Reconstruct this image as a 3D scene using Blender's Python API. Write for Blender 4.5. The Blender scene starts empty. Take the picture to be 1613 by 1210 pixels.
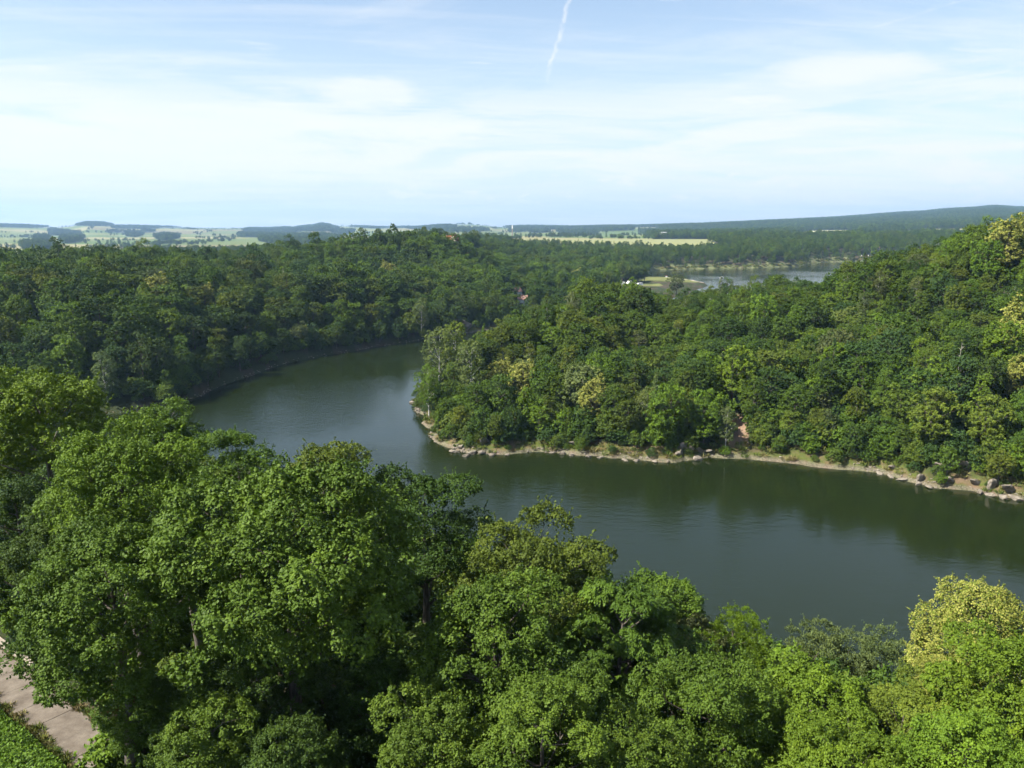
import bpy, math, random, time
import numpy as np

T0 = time.time()
rng = np.random.default_rng(7)
random.seed(7)
scene = bpy.context.scene
COL = scene.collection

# ------------------------------------------------------------------ camera, sky, sun, exposure
CAM_Z = 60.0
PITCH = math.radians(11.5)
FPX, CX, CY = 1242.0, 806.5, 605.0          # focal length and centre in photograph pixels
cam_d = bpy.data.cameras.new('camera')
cam_d.sensor_width = 36.0
cam_d.lens = 36.0 * FPX / 1613.0
cam_d.clip_start, cam_d.clip_end = 0.5, 30000.0
cam = bpy.data.objects.new('camera', cam_d)
cam.location = (0, 0, CAM_Z)
cam.rotation_euler = (math.pi / 2 - PITCH, 0, 0)
COL.objects.link(cam)
scene.camera = cam

SUN_DIR = np.array([-0.93, -0.30, 0.0]); SUN_DIR /= np.linalg.norm(SUN_DIR)
SUN_EL = math.radians(47)
sun_d = bpy.data.lights.new('sun', 'SUN')
sun_d.energy = 5.0
sun_d.angle = math.radians(0.5)
sun_d.color = (1.0, 0.955, 0.88)
sun = bpy.data.objects.new('sun', sun_d)
from mathutils import Vector
to_sun = Vector((SUN_DIR[0] * math.cos(SUN_EL), SUN_DIR[1] * math.cos(SUN_EL), math.sin(SUN_EL)))
sun.rotation_euler = to_sun.to_track_quat('Z', 'Y').to_euler()
sun.location = (-40, -20, 150)
COL.objects.link(sun)

world = bpy.data.worlds.new('World')
scene.world = world
world.use_nodes = True
scene.view_settings.view_transform = 'Standard'
scene.view_settings.look = 'None'
scene.view_settings.gamma = 1.0
scene.view_settings.use_curve_mapping = False
scene.view_settings.exposure = 1.4
scene.render.engine = 'CYCLES'
scene.cycles.max_bounces = 6
scene.cycles.diffuse_bounces = 2
scene.cycles.glossy_bounces = 2
scene.cycles.transmission_bounces = 3
scene.cycles.transparent_max_bounces = 4
scene.cycles.volume_bounces = 0
scene.cycles.use_denoising = True
scene.cycles.denoiser = 'OPENIMAGEDENOISE'
scene.cycles.denoising_input_passes = 'RGB_ALBEDO_NORMAL'
scene.cycles.use_adaptive_sampling = True
scene.cycles.adaptive_threshold = 0.03
scene.cycles.sample_clamp_indirect = 4.0


class NT:
    """small helper for building node trees"""
    def __init__(self, tree):
        self.t = tree
        self.n = tree.nodes
        self.l = tree.links

    def node(self, typ, **kw):
        nd = self.n.new(typ)
        for k, v in kw.items():
            setattr(nd, k, v)
        return nd

    def put(self, sock, v):
        if isinstance(v, bpy.types.NodeSocket):
            self.l.new(v, sock)
        elif v is not None:
            sock.default_value = v

    def math(self, op, a, b=None, c=None, clamp=False):
        nd = self.node('ShaderNodeMath', operation=op, use_clamp=clamp)
        for i, v in enumerate((a, b, c)):
            self.put(nd.inputs[i], v) if v is not None else None
        return nd.outputs[0]

    def vmath(self, op, a, b=None):
        nd = self.node('ShaderNodeVectorMath', operation=op)
        self.put(nd.inputs[0], a)
        if b is not None:
            self.put(nd.inputs[1], b)
        return nd.outputs[0]

    def xyz(self, x, y, z):
        nd = self.node('ShaderNodeCombineXYZ')
        for i, v in enumerate((x, y, z)):
            self.put(nd.inputs[i], v)
        return nd.outputs[0]

    def sep(self, v):
        nd = self.node('ShaderNodeSeparateXYZ')
        self.put(nd.inputs[0], v)
        return nd.outputs

    def noise(self, vec, scale, detail=4.0, rough=0.5, dist=0.0, lac=2.0):
        nd = self.node('ShaderNodeTexNoise')
        self.put(nd.inputs['Vector'], vec)
        nd.inputs['Scale'].default_value = scale
        nd.inputs['Detail'].default_value = detail
        nd.inputs['Roughness'].default_value = rough
        nd.inputs['Distortion'].default_value = dist
        return nd.outputs['Fac']

    def smooth(self, v, a, b, lo=0.0, hi=1.0):
        nd = self.node('ShaderNodeMapRange', interpolation_type='SMOOTHSTEP')
        self.put(nd.inputs[0], v)
        for i, q in enumerate((a, b, lo, hi)):
            self.put(nd.inputs[1 + i], q)
        return nd.outputs[0]

    def mix(self, f, a, b, blend='MIX'):
        nd = self.node('ShaderNodeMix', data_type='RGBA', blend_type=blend)
        self.put(nd.inputs[0], f)
        self.put(nd.inputs[6], a if isinstance(a, bpy.types.NodeSocket) else tuple(a) + (1,) * (4 - len(a)))
        self.put(nd.inputs[7], b if isinstance(b, bpy.types.NodeSocket) else tuple(b) + (1,) * (4 - len(b)))
        return nd.outputs[2]

    def ramp(self, f, stops, interp='LINEAR'):
        nd = self.node('ShaderNodeValToRGB')
        nd.color_ramp.interpolation = interp
        el = nd.color_ramp.elements
        while len(el) < len(stops):
            el.new(0.5)
        for e, (p, c) in zip(el, stops):
            e.position = p
            e.color = tuple(c) + (1,) * (4 - len(c))
        self.put(nd.inputs[0], f)
        return nd.outputs[0]


def build_world():
    t = NT(world.node_tree)
    t.n.clear()
    out = t.node('ShaderNodeOutputWorld')
    bg = t.node('ShaderNodeBackground')
    sky = t.node('ShaderNodeTexSky', sky_type='NISHITA')
    sky.sun_disc = False
    sky.sun_elevation = SUN_EL
    sky.sun_rotation = math.atan2(SUN_DIR[0], SUN_DIR[1])
    sky.altitude = 300
    sky.air_density = 1.0
    sky.dust_density = 1.2
    sky.ozone_density = 1.5
    d = t.node('ShaderNodeTexCoord').outputs['Generated']
    dx, dy, dz = t.sep(d)
    zc = t.math('MAXIMUM', dz, 0.0)
    zz = t.math('ADD', zc, 0.07)
    # cloud sheet seen on a plane high above
    px = t.math('DIVIDE', dx, zz)
    py = t.math('DIVIDE', dy, zz)
    pl = t.xyz(px, py, 0.0)
    # long streaks, fibres running a little across the view
    rot = t.node('ShaderNodeVectorRotate', rotation_type='Z_AXIS')
    t.put(rot.inputs['Vector'], pl)
    rot.inputs['Angle'].default_value = math.radians(-9)
    rx, ry, _ = t.sep(rot.outputs[0])
    streak = t.xyz(t.math('MULTIPLY', rx, 0.34), t.math('MULTIPLY', ry, 0.62), 3.1)
    n1 = t.noise(streak, 1.5, 9.0, 0.60, 1.0)
    n2 = t.noise(t.xyz(t.math('MULTIPLY', px, 0.20), t.math('MULTIPLY', py, 0.34), 8.7), 1.0, 3.0, 0.5, 0.3)
    cir = t.smooth(t.math('ADD', t.math('MULTIPLY', n1, 0.72), t.math('MULTIPLY', n2, 0.45)), 0.50, 0.74)
    # fine fibres drawn out along the wind
    nf = t.noise(t.xyz(t.math('MULTIPLY', rx, 0.22), t.math('MULTIPLY', ry, 2.4), 6.2), 1.6, 8.0, 0.66, 0.6)
    fib = t.math('MULTIPLY', t.smooth(nf, 0.46, 0.74), t.smooth(n2, 0.30, 0.55, 0.25, 1.0))
    # a broken low bank of cloud nearer the horizon, in angle space (it stands upright in the distance)
    az = t.node('ShaderNodeMath', operation='ARCTAN2')
    t.put(az.inputs[0], dx); t.put(az.inputs[1], dy)
    n3 = t.noise(t.xyz(t.math('MULTIPLY', az.outputs[0], 4.2), t.math('MULTIPLY', zc, 30.0), 2.3), 1.0, 9.0, 0.60, 0.5)
    bias = t.smooth(az.outputs[0], 0.25, -0.6, 0.0, 0.10)
    lowband = t.math('MULTIPLY', t.smooth(zc, 0.02, 0.06), t.smooth(zc, 0.19, 0.10))
    low = t.math('MULTIPLY', t.smooth(t.math('ADD', n3, bias), 0.44, 0.60), lowband)
    n5 = t.noise(t.xyz(t.math('MULTIPLY', az.outputs[0], 3.4), t.math('MULTIPLY', zc, 22.0), 12.6), 1.0, 8.0, 0.58, 0.5)
    mid = t.math('MULTIPLY', t.smooth(n5, 0.56, 0.66), t.smooth(zc, 0.05, 0.10))
    # small fair-weather cumulus heads right above the horizon
    n4 = t.noise(t.xyz(t.math('MULTIPLY', az.outputs[0], 16.0), t.math('MULTIPLY', zc, 46.0), 4.4), 1.0, 7.0, 0.62, 0.2)
    cum = t.math('MULTIPLY', t.smooth(n4, 0.58, 0.66), t.math('MULTIPLY', t.smooth(zc, 0.012, 0.03), t.smooth(zc, 0.085, 0.05)))
    # a few separate clouds: two lens-shaped ones and a cumulus head over the long hill
    def puff(a0, z0, w, h, seed, fa, fz, rag):
        hx = t.math('DIVIDE', t.math('SUBTRACT', az.outputs[0], a0), w)
        hy = t.math('DIVIDE', t.math('SUBTRACT', zc, z0), h)
        hr = t.math('SQRT', t.math('ADD', t.math('MULTIPLY', hx, hx), t.math('MULTIPLY', hy, hy)))
        nh = t.noise(t.xyz(t.math('MULTIPLY', az.outputs[0], fa), t.math('MULTIPLY', zc, fz), seed), 1.0, 7.0, 0.6, 0.3)
        return t.smooth(t.math('ADD', hr, t.math('MULTIPLY', t.math('SUBTRACT', nh, 0.5), rag)), 1.0, 0.35)
    cum = t.math('MAXIMUM', cum, puff(0.498, 0.055, 0.042, 0.018, 0.4, 60.0, 90.0, 1.7))
    lens = t.math('MAXIMUM', puff(-0.172, 0.150, 0.085, 0.024, 3.0, 18.0, 60.0, 1.2), puff(0.385, 0.163, 0.14, 0.022, 5.0, 12.0, 60.0, 1.2))
    thin = t.smooth(zc, 0.42, 0.16, 0.30, 1.0)
    cir = t.math('MULTIPLY', cir, thin)
    fib = t.math('MULTIPLY', fib, thin)
    mid = t.math('MAXIMUM', t.math('MULTIPLY', mid, thin), lens)
    # contrail
    a = t.math('DIVIDE', dx, t.math('MAXIMUM', dy, 0.01))
    wob = t.math('MULTIPLY', t.math('SUBTRACT', t.noise(t.xyz(0.3, t.math('MULTIPLY', zc, 30.0), 0.0), 1.0, 4.0, 0.6), 0.5), 0.022)
    # curve: x/y 0.044 at elevation 0.165 to 0.069 at 0.25
    c0 = t.math('ADD', t.math('ADD', 0.0425, t.math('MULTIPLY', t.math('SUBTRACT', zc, 0.166), 0.28)), wob)
    da = t.math('ABSOLUTE', t.math('SUBTRACT', a, c0))
    wn = t.noise(t.xyz(t.math('MULTIPLY', a, 160.0), t.math('MULTIPLY', zc, 110.0), 2.0), 1.0, 3.0, 0.6)
    trail = t.math('MULTIPLY', t.smooth(da, 0.0044, 0.0002), t.smooth(zc, 0.155, 0.19))
    trail = t.math('MULTIPLY', trail, t.smooth(wn, 0.25, 0.65, 0.10, 0.60))
    trail = t.math('MULTIPLY', trail, t.smooth(dy, 0.0, 0.2))
    # thin veil that whitens the air towards the horizon
    veil = t.smooth(zc, 0.34, 0.0, 0.08, 0.72)
    base = t.mix(1.0, sky.outputs[0], (SKY_GAIN,) * 3, 'MULTIPLY')
    c = t.mix(veil, base, VEIL_COL)
    c = t.mix(t.math('MULTIPLY', cir, 0.62), c, CLOUD_COL)
    c = t.mix(t.math('MULTIPLY', fib, 0.40), c, CLOUD_COL)
    c = t.mix(t.math('MULTIPLY', mid, 0.70), c, CLOUD_COL)
    c = t.mix(t.math('MULTIPLY', low, 0.80), c, CLOUD_COL)
    c = t.mix(t.math('MULTIPLY', cum, 0.85), c, CLOUD_COL)
    c = t.mix(trail, c, CLOUD_COL)
    t.l.new(c, bg.inputs[0])
    bg.inputs[1].default_value = SKY_STRENGTH
    t.l.new(bg.outputs[0], out.inputs[0])


SKY_STRENGTH = 0.075
SKY_GAIN = 1.0
VEIL_COL = (4.25, 4.85, 5.05)
CLOUD_COL = (5.2, 5.3, 5.4)
build_world()


# ------------------------------------------------------------------ geometry of the view -> ground
def ray(u, v):
    x = (u - CX) / FPX
    y = -(v - CY) / FPX
    c, s = math.cos(PITCH), math.sin(PITCH)
    return np.array([x, c + y * s, -s + y * c])


def at_y(u, v, Y):
    d = ray(u, v)
    k = Y / d[1]
    return np.array([0, 0, CAM_Z]) + d * k


def at_z(u, v, z=0.0):
    d = ray(u, v)
    k = (z - CAM_Z) / d[2]
    return np.array([0, 0, CAM_Z]) + d * k


def project(p):
    p = np.asarray(p, float)
    x, y, z = p[..., 0], p[..., 1], p[..., 2] - CAM_Z
    c, s = math.cos(PITCH), math.sin(PITCH)
    depth = y * c - z * s
    up = y * s + z * c
    return CX + FPX * x / depth, CY - FPX * up / depth, depth


# ------------------------------------------------------------------ shore lines (one closed water outline)
def w2(*pts):
    return [tuple(p) for p in pts]


def px0(*pts):
    return [tuple(at_z(u, v, 0.0)[:2]) for u, v in pts]


NEAR_SHORE = w2((420, 40), (140, 66), (60, 78), (40, 87), (12, 106), (-10, 126), (-40, 150), (-80, 172), (-140, 190), (-220, 200), (-500, 195))
LEFT_SHORE = w2((-500, 236), (-250, 233), (-160, 238)) + px0((270, 645), (330, 616), (396, 592), (412, 585), (470, 568), (548, 555), (600, 545), (648, 539)) + \
    w2((-22, 440), (20, 484), (70, 545), (115, 622), (168, 720), (196, 800)) + px0((1098, 443), (1075, 439), (1042, 437)) + w2((150, 930), (165, 1000)) 
FAR_SHORE = px0((1035, 425.5), (1100, 424), (1180, 422.5), (1225, 421), (1262, 419), (1278, 414), (1330, 412.5), (1385, 411.5)) + w2((760, 1330), (1100, 1450), (1500, 1500), (1900, 1450), (1900, 1150))
BACK_SHORE = w2((1300, 1180), (900, 1130), (650, 960), (470, 780), (360, 650), (260, 545), (150, 452), (60, 384), (8, 335), (-18, 300))
FRONT_SHORE = px0((649, 632), (652, 645), (662, 668), (678, 688), (702, 704), (735, 714), (800, 716), (850, 712), (900, 716), (950, 720), (1000, 724), (1080, 726), (1120, 720), (1160, 722), (1240, 729), (1320, 739), (1380, 744), (1430, 758), (1480, 770), (1530, 772), (1575, 782), (1613, 787)) + \
    w2((185, 150), (300, 120), (420, 110))
CHAINS = [NEAR_SHORE, LEFT_SHORE, FAR_SHORE, BACK_SHORE, FRONT_SHORE]


def fractal_line(pts, amp, levels, rnd):
    pts = [np.array(p, float) for p in pts]
    for lv in range(levels):
        out = [pts[0]]
        for a, b in zip(pts[:-1], pts[1:]):
            d = b - a
            L = np.hypot(*d)
            if L > 4:
                n = np.array([-d[1], d[0]]) / max(L, 1e-6)
                out.append((a + b) / 2 + n * rnd.normal(0, amp * L))
            out.append(b)
        pts = out
    return pts


rs = np.random.default_rng(11)
SEG_A, SEG_B, SEG_TAG = [], [], []
loop = []
for tag_i, ch in enumerate(CHAINS):
    fl = fractal_line(ch, 0.085 if tag_i == 4 else 0.045, 3 if tag_i == 4 else 2, rs)
    CHAINS[tag_i] = fl
    loop += fl
LOOP = np.array(loop)
SEG_A = LOOP
SEG_B = np.roll(LOOP, -1, axis=0)


def shore_distance(X, Y):
    """signed distance to the shore line, positive on land"""
    P = np.stack([X.ravel(), Y.ravel()], 1)
    best = np.full(len(P), 1e9)
    inside = np.zeros(len(P), bool)
    for a, b in zip(SEG_A, SEG_B):
        d = b - a
        L2 = max(float(d @ d), 1e-9)
        tt = np.clip(((P - a) @ d) / L2, 0, 1)
        q = P - (a + tt[:, None] * d)
        best = np.minimum(best, q[:, 0] ** 2 + q[:, 1] ** 2)
        cond = (a[1] > P[:, 1]) != (b[1] > P[:, 1])
        if d[1] != 0:
            xi = a[0] + (P[:, 1] - a[1]) / d[1] * d[0]
            inside ^= cond & (P[:, 0] < xi)
    dist = np.sqrt(best)
    return np.where(inside, -dist, dist).reshape(X.shape)


# ------------------------------------------------------------------ smooth noise in numpy
def vnoise(X, Y, seed=0):
    X = np.asarray(X, float); Y = np.asarray(Y, float)
    xi = np.floor(X).astype(np.int64); yi = np.floor(Y).astype(np.int64)
    fx, fy = X - xi, Y - yi
    fx = fx * fx * (3 - 2 * fx); fy = fy * fy * (3 - 2 * fy)

    def h(a, b):
        n = (a * 374761393 + b * 668265263 + seed * 974711) & 0xFFFFFFFF
        n = ((n ^ (n >> 13)) * 1274126177) & 0xFFFFFFFF
        n = n ^ (n >> 16)
        return (n & 0xFFFF) / 65535.0
    return (h(xi, yi) * (1 - fx) + h(xi + 1, yi) * fx) * (1 - fy) + (h(xi, yi + 1) * (1 - fx) + h(xi + 1, yi + 1) * fx) * fy


def fbm(X, Y, seed=0, octaves=4):
    s, a, f = 0.0, 0.5, 1.0
    for o in range(octaves):
        s = s + a * (vnoise(np.asarray(X) * f, np.asarray(Y) * f, seed + o) - 0.5) * 2
        a *= 0.5; f *= 2.0
    return s


# ------------------------------------------------------------------ terrain heights
TREE_H = 15.0
cp = []          # x, y, ground z
def canopy(u, v, Y, h=TREE_H):
    p = at_y(u, v, Y); cp.append((p[0], p[1], max(p[2] - h, 1.0)))
def gnd(x, y, z):
    cp.append((x, y, z))
# left ridge
for u, v, Y in [(-300, 385, 330), (-150, 392, 350), (0, 400, 370), (100, 402, 385), (200, 395, 400), (300, 392, 415), (400, 396, 430), (440, 406, 435), (485, 416, 440), (530, 420, 470)]:
    canopy(u, v, Y, 21.0)
for u, Y in [(-300, 640), (-100, 680), (100, 720), (250, 740), (400, 760), (480, 800)]:
    gnd((u - CX) / FPX * Y, Y, 3)
for u, Y in [(-300, 1000), (0, 1100), (200, 1100), (400, 1150), (480, 1250)]:
    gnd((u - CX) / FPX * Y, Y, 2)
# hill in the middle and the land behind
for u, v, Y in [(600, 368, 620), (640, 372, 640), (560, 385, 590), (590, 420, 480), (680, 412, 560), (740, 440, 500), (840, 446, 580), (690, 440, 470)]:
    canopy(u, v, Y, 19.0)
for u, v, Y in [(720, 372, 1060), (640, 376, 1000), (800, 374, 1120), (900, 386, 1150), (1000, 382, 1240), (560, 392, 1000), (850, 405, 850), (760, 400, 800)]:
    canopy(u, v, Y, 20.0)
p = at_y(700, 392, 880); gnd(p[0], p[1], p[2])
for x, y, z in [(5, 530, 5), (60, 640, 3), (90, 740, 2.2), (130, 800, 2), (165, 850, 1.4), (110, 900, 3), (120, 1000, 8)]:
    gnd(x, y, z)
for u, v, Y in [(1080, 381, 1260), (1150, 377, 1300), (1220, 374, 1320), (1300, 374, 1500), (1380, 374, 1560), (1460, 372, 1600)]:
    canopy(u, v, Y, 20.0)
for u, Y, z in [(700, 1500, 25), (830, 1500, 24), (950, 1500, 24), (1100, 1500, 24), (830, 1650, 24), (1000, 1650, 24), (1250, 1700, 20), (1400, 1800, 18), (1600, 1800, 16)]:
    gnd((u - CX) / FPX * Y, Y, z)
# peninsula crest
for u, v, Y in [(665, 525, 262), (690, 515, 272), (720, 502, 280), (780, 482, 290), (850, 470, 300), (930, 463, 318), (1000, 460, 330)]:
    canopy(u, v, Y, 9.0)
for u, v, Y in [(1070, 468, 335), (1130, 470, 335), (1200, 466, 335), (1250, 460, 330), (1300, 444, 325), (1400, 412, 312), (1500, 388, 300), (1613, 374, 290), (1800, 366, 280), (2100, 360, 270)]:
    canopy(u, v, Y, 10.5)
for u, v, Y in [(1000, 560, 255), (1200, 560, 250), (1400, 540, 235), (1613, 520, 225), (850, 580, 245)]:
    canopy(u, v, Y, 12.0)
for x, y, z in [(60, 430, 4), (120, 440, 6), (150, 500, 2), (200, 450, 6), (260, 560, 2), (200, 520, 2), (330, 560, 4), (400, 700, 2), (500, 600, 30), (600, 800, 10), (900, 800, 20), (420, 400, 42), (900, 300, 50)]:
    gnd(x, y, z)
# castle hill at the camera
for x in (-150, -90, -45, 0, 45, 90):
    for y in (-80, -20, 30, 60):
        gnd(x, y, 24)
for x, y, z in [(-100, 110, 23), (-60, 95, 23.5), (-160, 120, 23), (60, 50, 22), (-250, 100, 24), (200, -40, 24)]:
    gnd(x, y, z)
CP = np.array(cp)

SKY_U = [-900, -300, 0, 60, 100, 125, 150, 175, 200, 260, 340, 430, 480, 515, 530, 600, 660, 700, 740, 790, 830, 900, 1000, 1100, 1200, 1300, 1400, 1440, 1470, 1510, 1550, 1580, 1613, 1900, 2500]
SKY_V = [354, 352, 353, 355, 357, 355.5, 351, 351.5, 355.5, 357, 358.5, 359, 356.5, 352, 355, 357.5, 357.5, 354, 352.5, 357, 356, 357, 355.5, 352.5, 348, 344, 338, 336.5, 333.5, 332, 329.5, 331.5, 333, 339, 348]
R_IN, R_OUT = 1750.0, 9000.0


def far_height(X, Y):
    r = np.hypot(X, Y)
    u = CX + FPX * X / np.maximum(Y, 1.0)
    u = np.where(Y < 50, np.where(X > 0, 2500, -900), np.clip(u, -900, 2500))
    sky = np.interp(u, SKY_U, SKY_V) + 1.3           # leave room for the tree tops
    e1 = (352.3 - sky) / FPX                          # slope of the skyline
    e0 = np.interp(u, [0, 550, 700, 1200, 1500], [-(46.0) / FPX, -(44.0) / FPX, -(27.0) / FPX, -(27.0) / FPX, -(27.0) / FPX])
    t = np.clip((r - R_IN) / (R_OUT - R_IN), 0, 1.0)
    s = 1 - (1 - t) ** 2.4
    e = e0 + (e1 - e0) * s
    wob = fbm(X / 800.0, Y / 800.0, 40, 3) * 13.0 * np.sin(np.pi * t) + fbm(X / 1900.0, Y / 1900.0, 50, 2) * 18 * np.sin(np.pi * t)
    z = CAM_Z + r * e + wob
    over = np.clip((r - R_OUT) / 1500.0, 0, None)
    return np.maximum(z - over * 60, -5)


def terrain(X, Y, D=None):
    X = np.asarray(X, float); Y = np.asarray(Y, float)
    if D is None:
        D = shore_distance(X, Y)
    num = np.zeros(X.shape); den = np.zeros(X.shape)
    for x, y, z in CP:
        d2 = (X - x) ** 2 + (Y - y) ** 2 + 120.0
        w = d2 ** -1.7
        num += w * z; den += w
    base = num / den
    near = (Y < 0.55 * np.abs(X) * 0 + 190) & (np.hypot(X, Y) < 260)
    width = np.where(near & (D > 0), 46.0, 62.0)
    width = np.where((X > -45) & (Y < 300 + (X + 18) * 1.35) & ~near, 42.0, width)
    width = np.where(np.hypot(X, Y) > 600, 45.0, width)
    t = np.clip(D / width, 0, 1)
    ramp = t * (1.6 - 0.6 * t)
    land = 1.1 * (1 - np.exp(-np.maximum(D, 0) / 2.5)) + np.maximum(base - 1.1, 0) * ramp
    rough = fbm(X / 26.0, Y / 26.0, 3, 3) * 2.2 * np.clip((D - 6) / 30, 0, 1)
    rough = rough * np.where(near, 0.0, 1.0)
    land = land + rough
    r = np.hypot(X, Y)
    k = np.clip((r - 1450) / (R_IN - 1450), 0, 1); k = k * k * (3 - 2 * k)
    fh = far_height(X, Y)
    ol = land * (1 - k) + np.where(r > 1300, fh, land) * k
    water = np.maximum(-0.25 + D * 0.35, -8.0)
    return np.where(D < 0, np.where(r < 2200, water, ol), ol)


def ground_at(x, y):
    return float(terrain(np.array([x]), np.array([y]))[0])


# ------------------------------------------------------------------ object helpers
def link(o, parent=None):
    COL.objects.link(o)
    if parent is not None:
        o.parent = parent
    return o


def tag(o, label=None, cat=None, group=None, kind=None):
    if label: o['label'] = label
    if cat: o['category'] = cat
    if group: o['group'] = group
    if kind: o['kind'] = kind
    return o


def mesh_np(name, V, F, mats=(), tone=None, mat_index=None, smooth=False):
    """mesh from numpy arrays; F is (n,3) or (n,4)"""
    me = bpy.data.meshes.new(name)
    V = np.asarray(V, np.float32); F = np.asarray(F, np.int32)
    k = F.shape[1]
    me.vertices.add(len(V)); me.vertices.foreach_set('co', V.ravel())
    me.loops.add(F.size); me.loops.foreach_set('vertex_index', F.ravel())
    me.polygons.add(len(F))
    me.polygons.foreach_set('loop_start', np.arange(0, F.size, k, dtype=np.int32))
    me.polygons.foreach_set('loop_total', np.full(len(F), k, np.int32))
    for m in mats:
        me.materials.append(m)
    if mat_index is not None:
        me.polygons.foreach_set('material_index', np.asarray(mat_index, np.int32))
    me.polygons.foreach_set('use_smooth', np.full(len(F), bool(smooth)))
    if tone is not None:
        a = me.attributes.new('tone', 'FLOAT', 'POINT')
        a.data.foreach_set('value', np.asarray(tone, np.float32))
    me.update(calc_edges=True)
    return me


def obj(name, me, parent=None):
    return link(bpy.data.objects.new(name, me), parent)


def empty(name, loc=(0, 0, 0)):
    o = bpy.data.objects.new(name, None)
    o.empty_display_size = 0.3
    o.location = loc
    return link(o)


# ------------------------------------------------------------------ materials
def principled(name, rough=0.8, spec=0.3):
    m = bpy.data.materials.new(name)
    m.use_nodes = True
    t = NT(m.node_tree)
    b = t.n['Principled BSDF']
    b.inputs['Roughness'].default_value = rough
    b.inputs['Specular IOR Level'].default_value = spec
    return m, t, b


# named foliage colours (base colours)
LEAF = {
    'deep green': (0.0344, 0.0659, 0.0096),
    'mid green': (0.0573, 0.1015, 0.0112),
    'olive green': (0.0683, 0.0979, 0.0120),
    'bright green': (0.0810, 0.1373, 0.0112),
    'blue green': (0.0378, 0.0739, 0.0167),
    'grey green': (0.0722, 0.0966, 0.0320),
    'pale green': (0.0943, 0.1260, 0.0336),
    'brownish green': (0.0605, 0.0794, 0.0187),
    'pale yellow': (0.2706, 0.2436, 0.0720),
    'yellow green': (0.0981, 0.1344, 0.0160),
    'silvery green': (0.095, 0.135, 0.045),
}


def leaf_material(name, translucent=0.14, gloss=0.12):
    """leaf colour = the tree's own colour (object colour) or, in a far wood, one picked at random for each tree"""
    m = bpy.data.materials.new(name)
    m.use_nodes = True
    t = NT(m.node_tree)
    t.n.clear()
    out = t.node('ShaderNodeOutputMaterial')
    oi = t.node('ShaderNodeObjectInfo')
    keys = ['deep green', 'mid green', 'olive green', 'mid green', 'deep green', 'blue green', 'olive green', 'bright green']
    pal = t.ramp(oi.outputs['Random'], [(i / len(keys), LEAF[k]) for i, k in enumerate(keys)], 'LINEAR')
    base = t.mix(oi.outputs['Alpha'], pal, oi.outputs['Color'])
    at = t.node('ShaderNodeAttribute', attribute_type='GEOMETRY', attribute_name='tone')
    gain = t.ramp(at.outputs['Fac'], [(0.0, (0.55, 0.58, 0.60)), (0.5, (1.0, 1.0, 1.0)), (1.0, (1.55, 1.42, 1.15))])
    c = t.mix(1.0, base, gain, 'MULTIPLY')
    dif = t.node('ShaderNodeBsdfPrincipled')
    t.l.new(c, dif.inputs['Base Color'])
    dif.inputs['Roughness'].default_value = 0.55
    dif.inputs['Specular IOR Level'].default_value = gloss
    tr = t.node('ShaderNodeBsdfTranslucent')
    t.l.new(t.mix(1.0, c, (1.25, 1.35, 0.55), 'MULTIPLY'), tr.inputs['Color'])
    ms = t.node('ShaderNodeMixShader')
    ms.inputs[0].default_value = translucent
    t.l.new(dif.outputs[0], ms.inputs[1]); t.l.new(tr.outputs[0], ms.inputs[2])
    t.l.new(ms.outputs[0], out.inputs[0])
    return m


M_LEAF = leaf_material('broad_leaf')
M_NEEDLE = leaf_material('needle', 0.15, 0.15)


def flower_material():
    m, t, b = principled('blossom', 0.7, 0.2)
    at = t.node('ShaderNodeAttribute', attribute_type='GEOMETRY', attribute_name='tone')
    c = t.ramp(at.outputs['Fac'], [(0.0, (0.12, 0.135, 0.018)), (0.5, (0.200, 0.205, 0.036)), (1.0, (0.28, 0.275, 0.065))])
    t.l.new(c, b.inputs['Base Color'])
    return m


M_BLOSSOM = flower_material()


def bark_material(name, c1, c2, scale=3.0):
    m, t, b = principled(name, 0.9, 0.15)
    tc = t.node('ShaderNodeTexCoord').outputs['Object']
    x, y, z = t.sep(tc)
    n = t.noise(t.xyz(t.math('MULTIPLY', x, 2.2), t.math('MULTIPLY', y, 2.2), t.math('MULTIPLY', z, 0.5)), scale, 5, 0.65)
    t.l.new(t.ramp(n, [(0.35, c1), (0.7, c2)]), b.inputs['Base Color'])
    bp = t.node('ShaderNodeBump')
    bp.inputs['Strength'].default_value = 0.6
    bp.inputs['Distance'].default_value = 0.04
    t.l.new(n, bp.inputs['Height']); t.l.new(bp.outputs[0], b.inputs['Normal'])
    return m


M_BARK = bark_material('bark', (0.05, 0.042, 0.032), (0.15, 0.13, 0.105))
M_BIRCH = bark_material('birch_bark', (0.30, 0.29, 0.26), (0.62, 0.60, 0.55), 5.0)
M_DEADWOOD = bark_material('dead_wood', (0.26, 0.23, 0.19), (0.45, 0.41, 0.35), 4.0)


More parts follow.
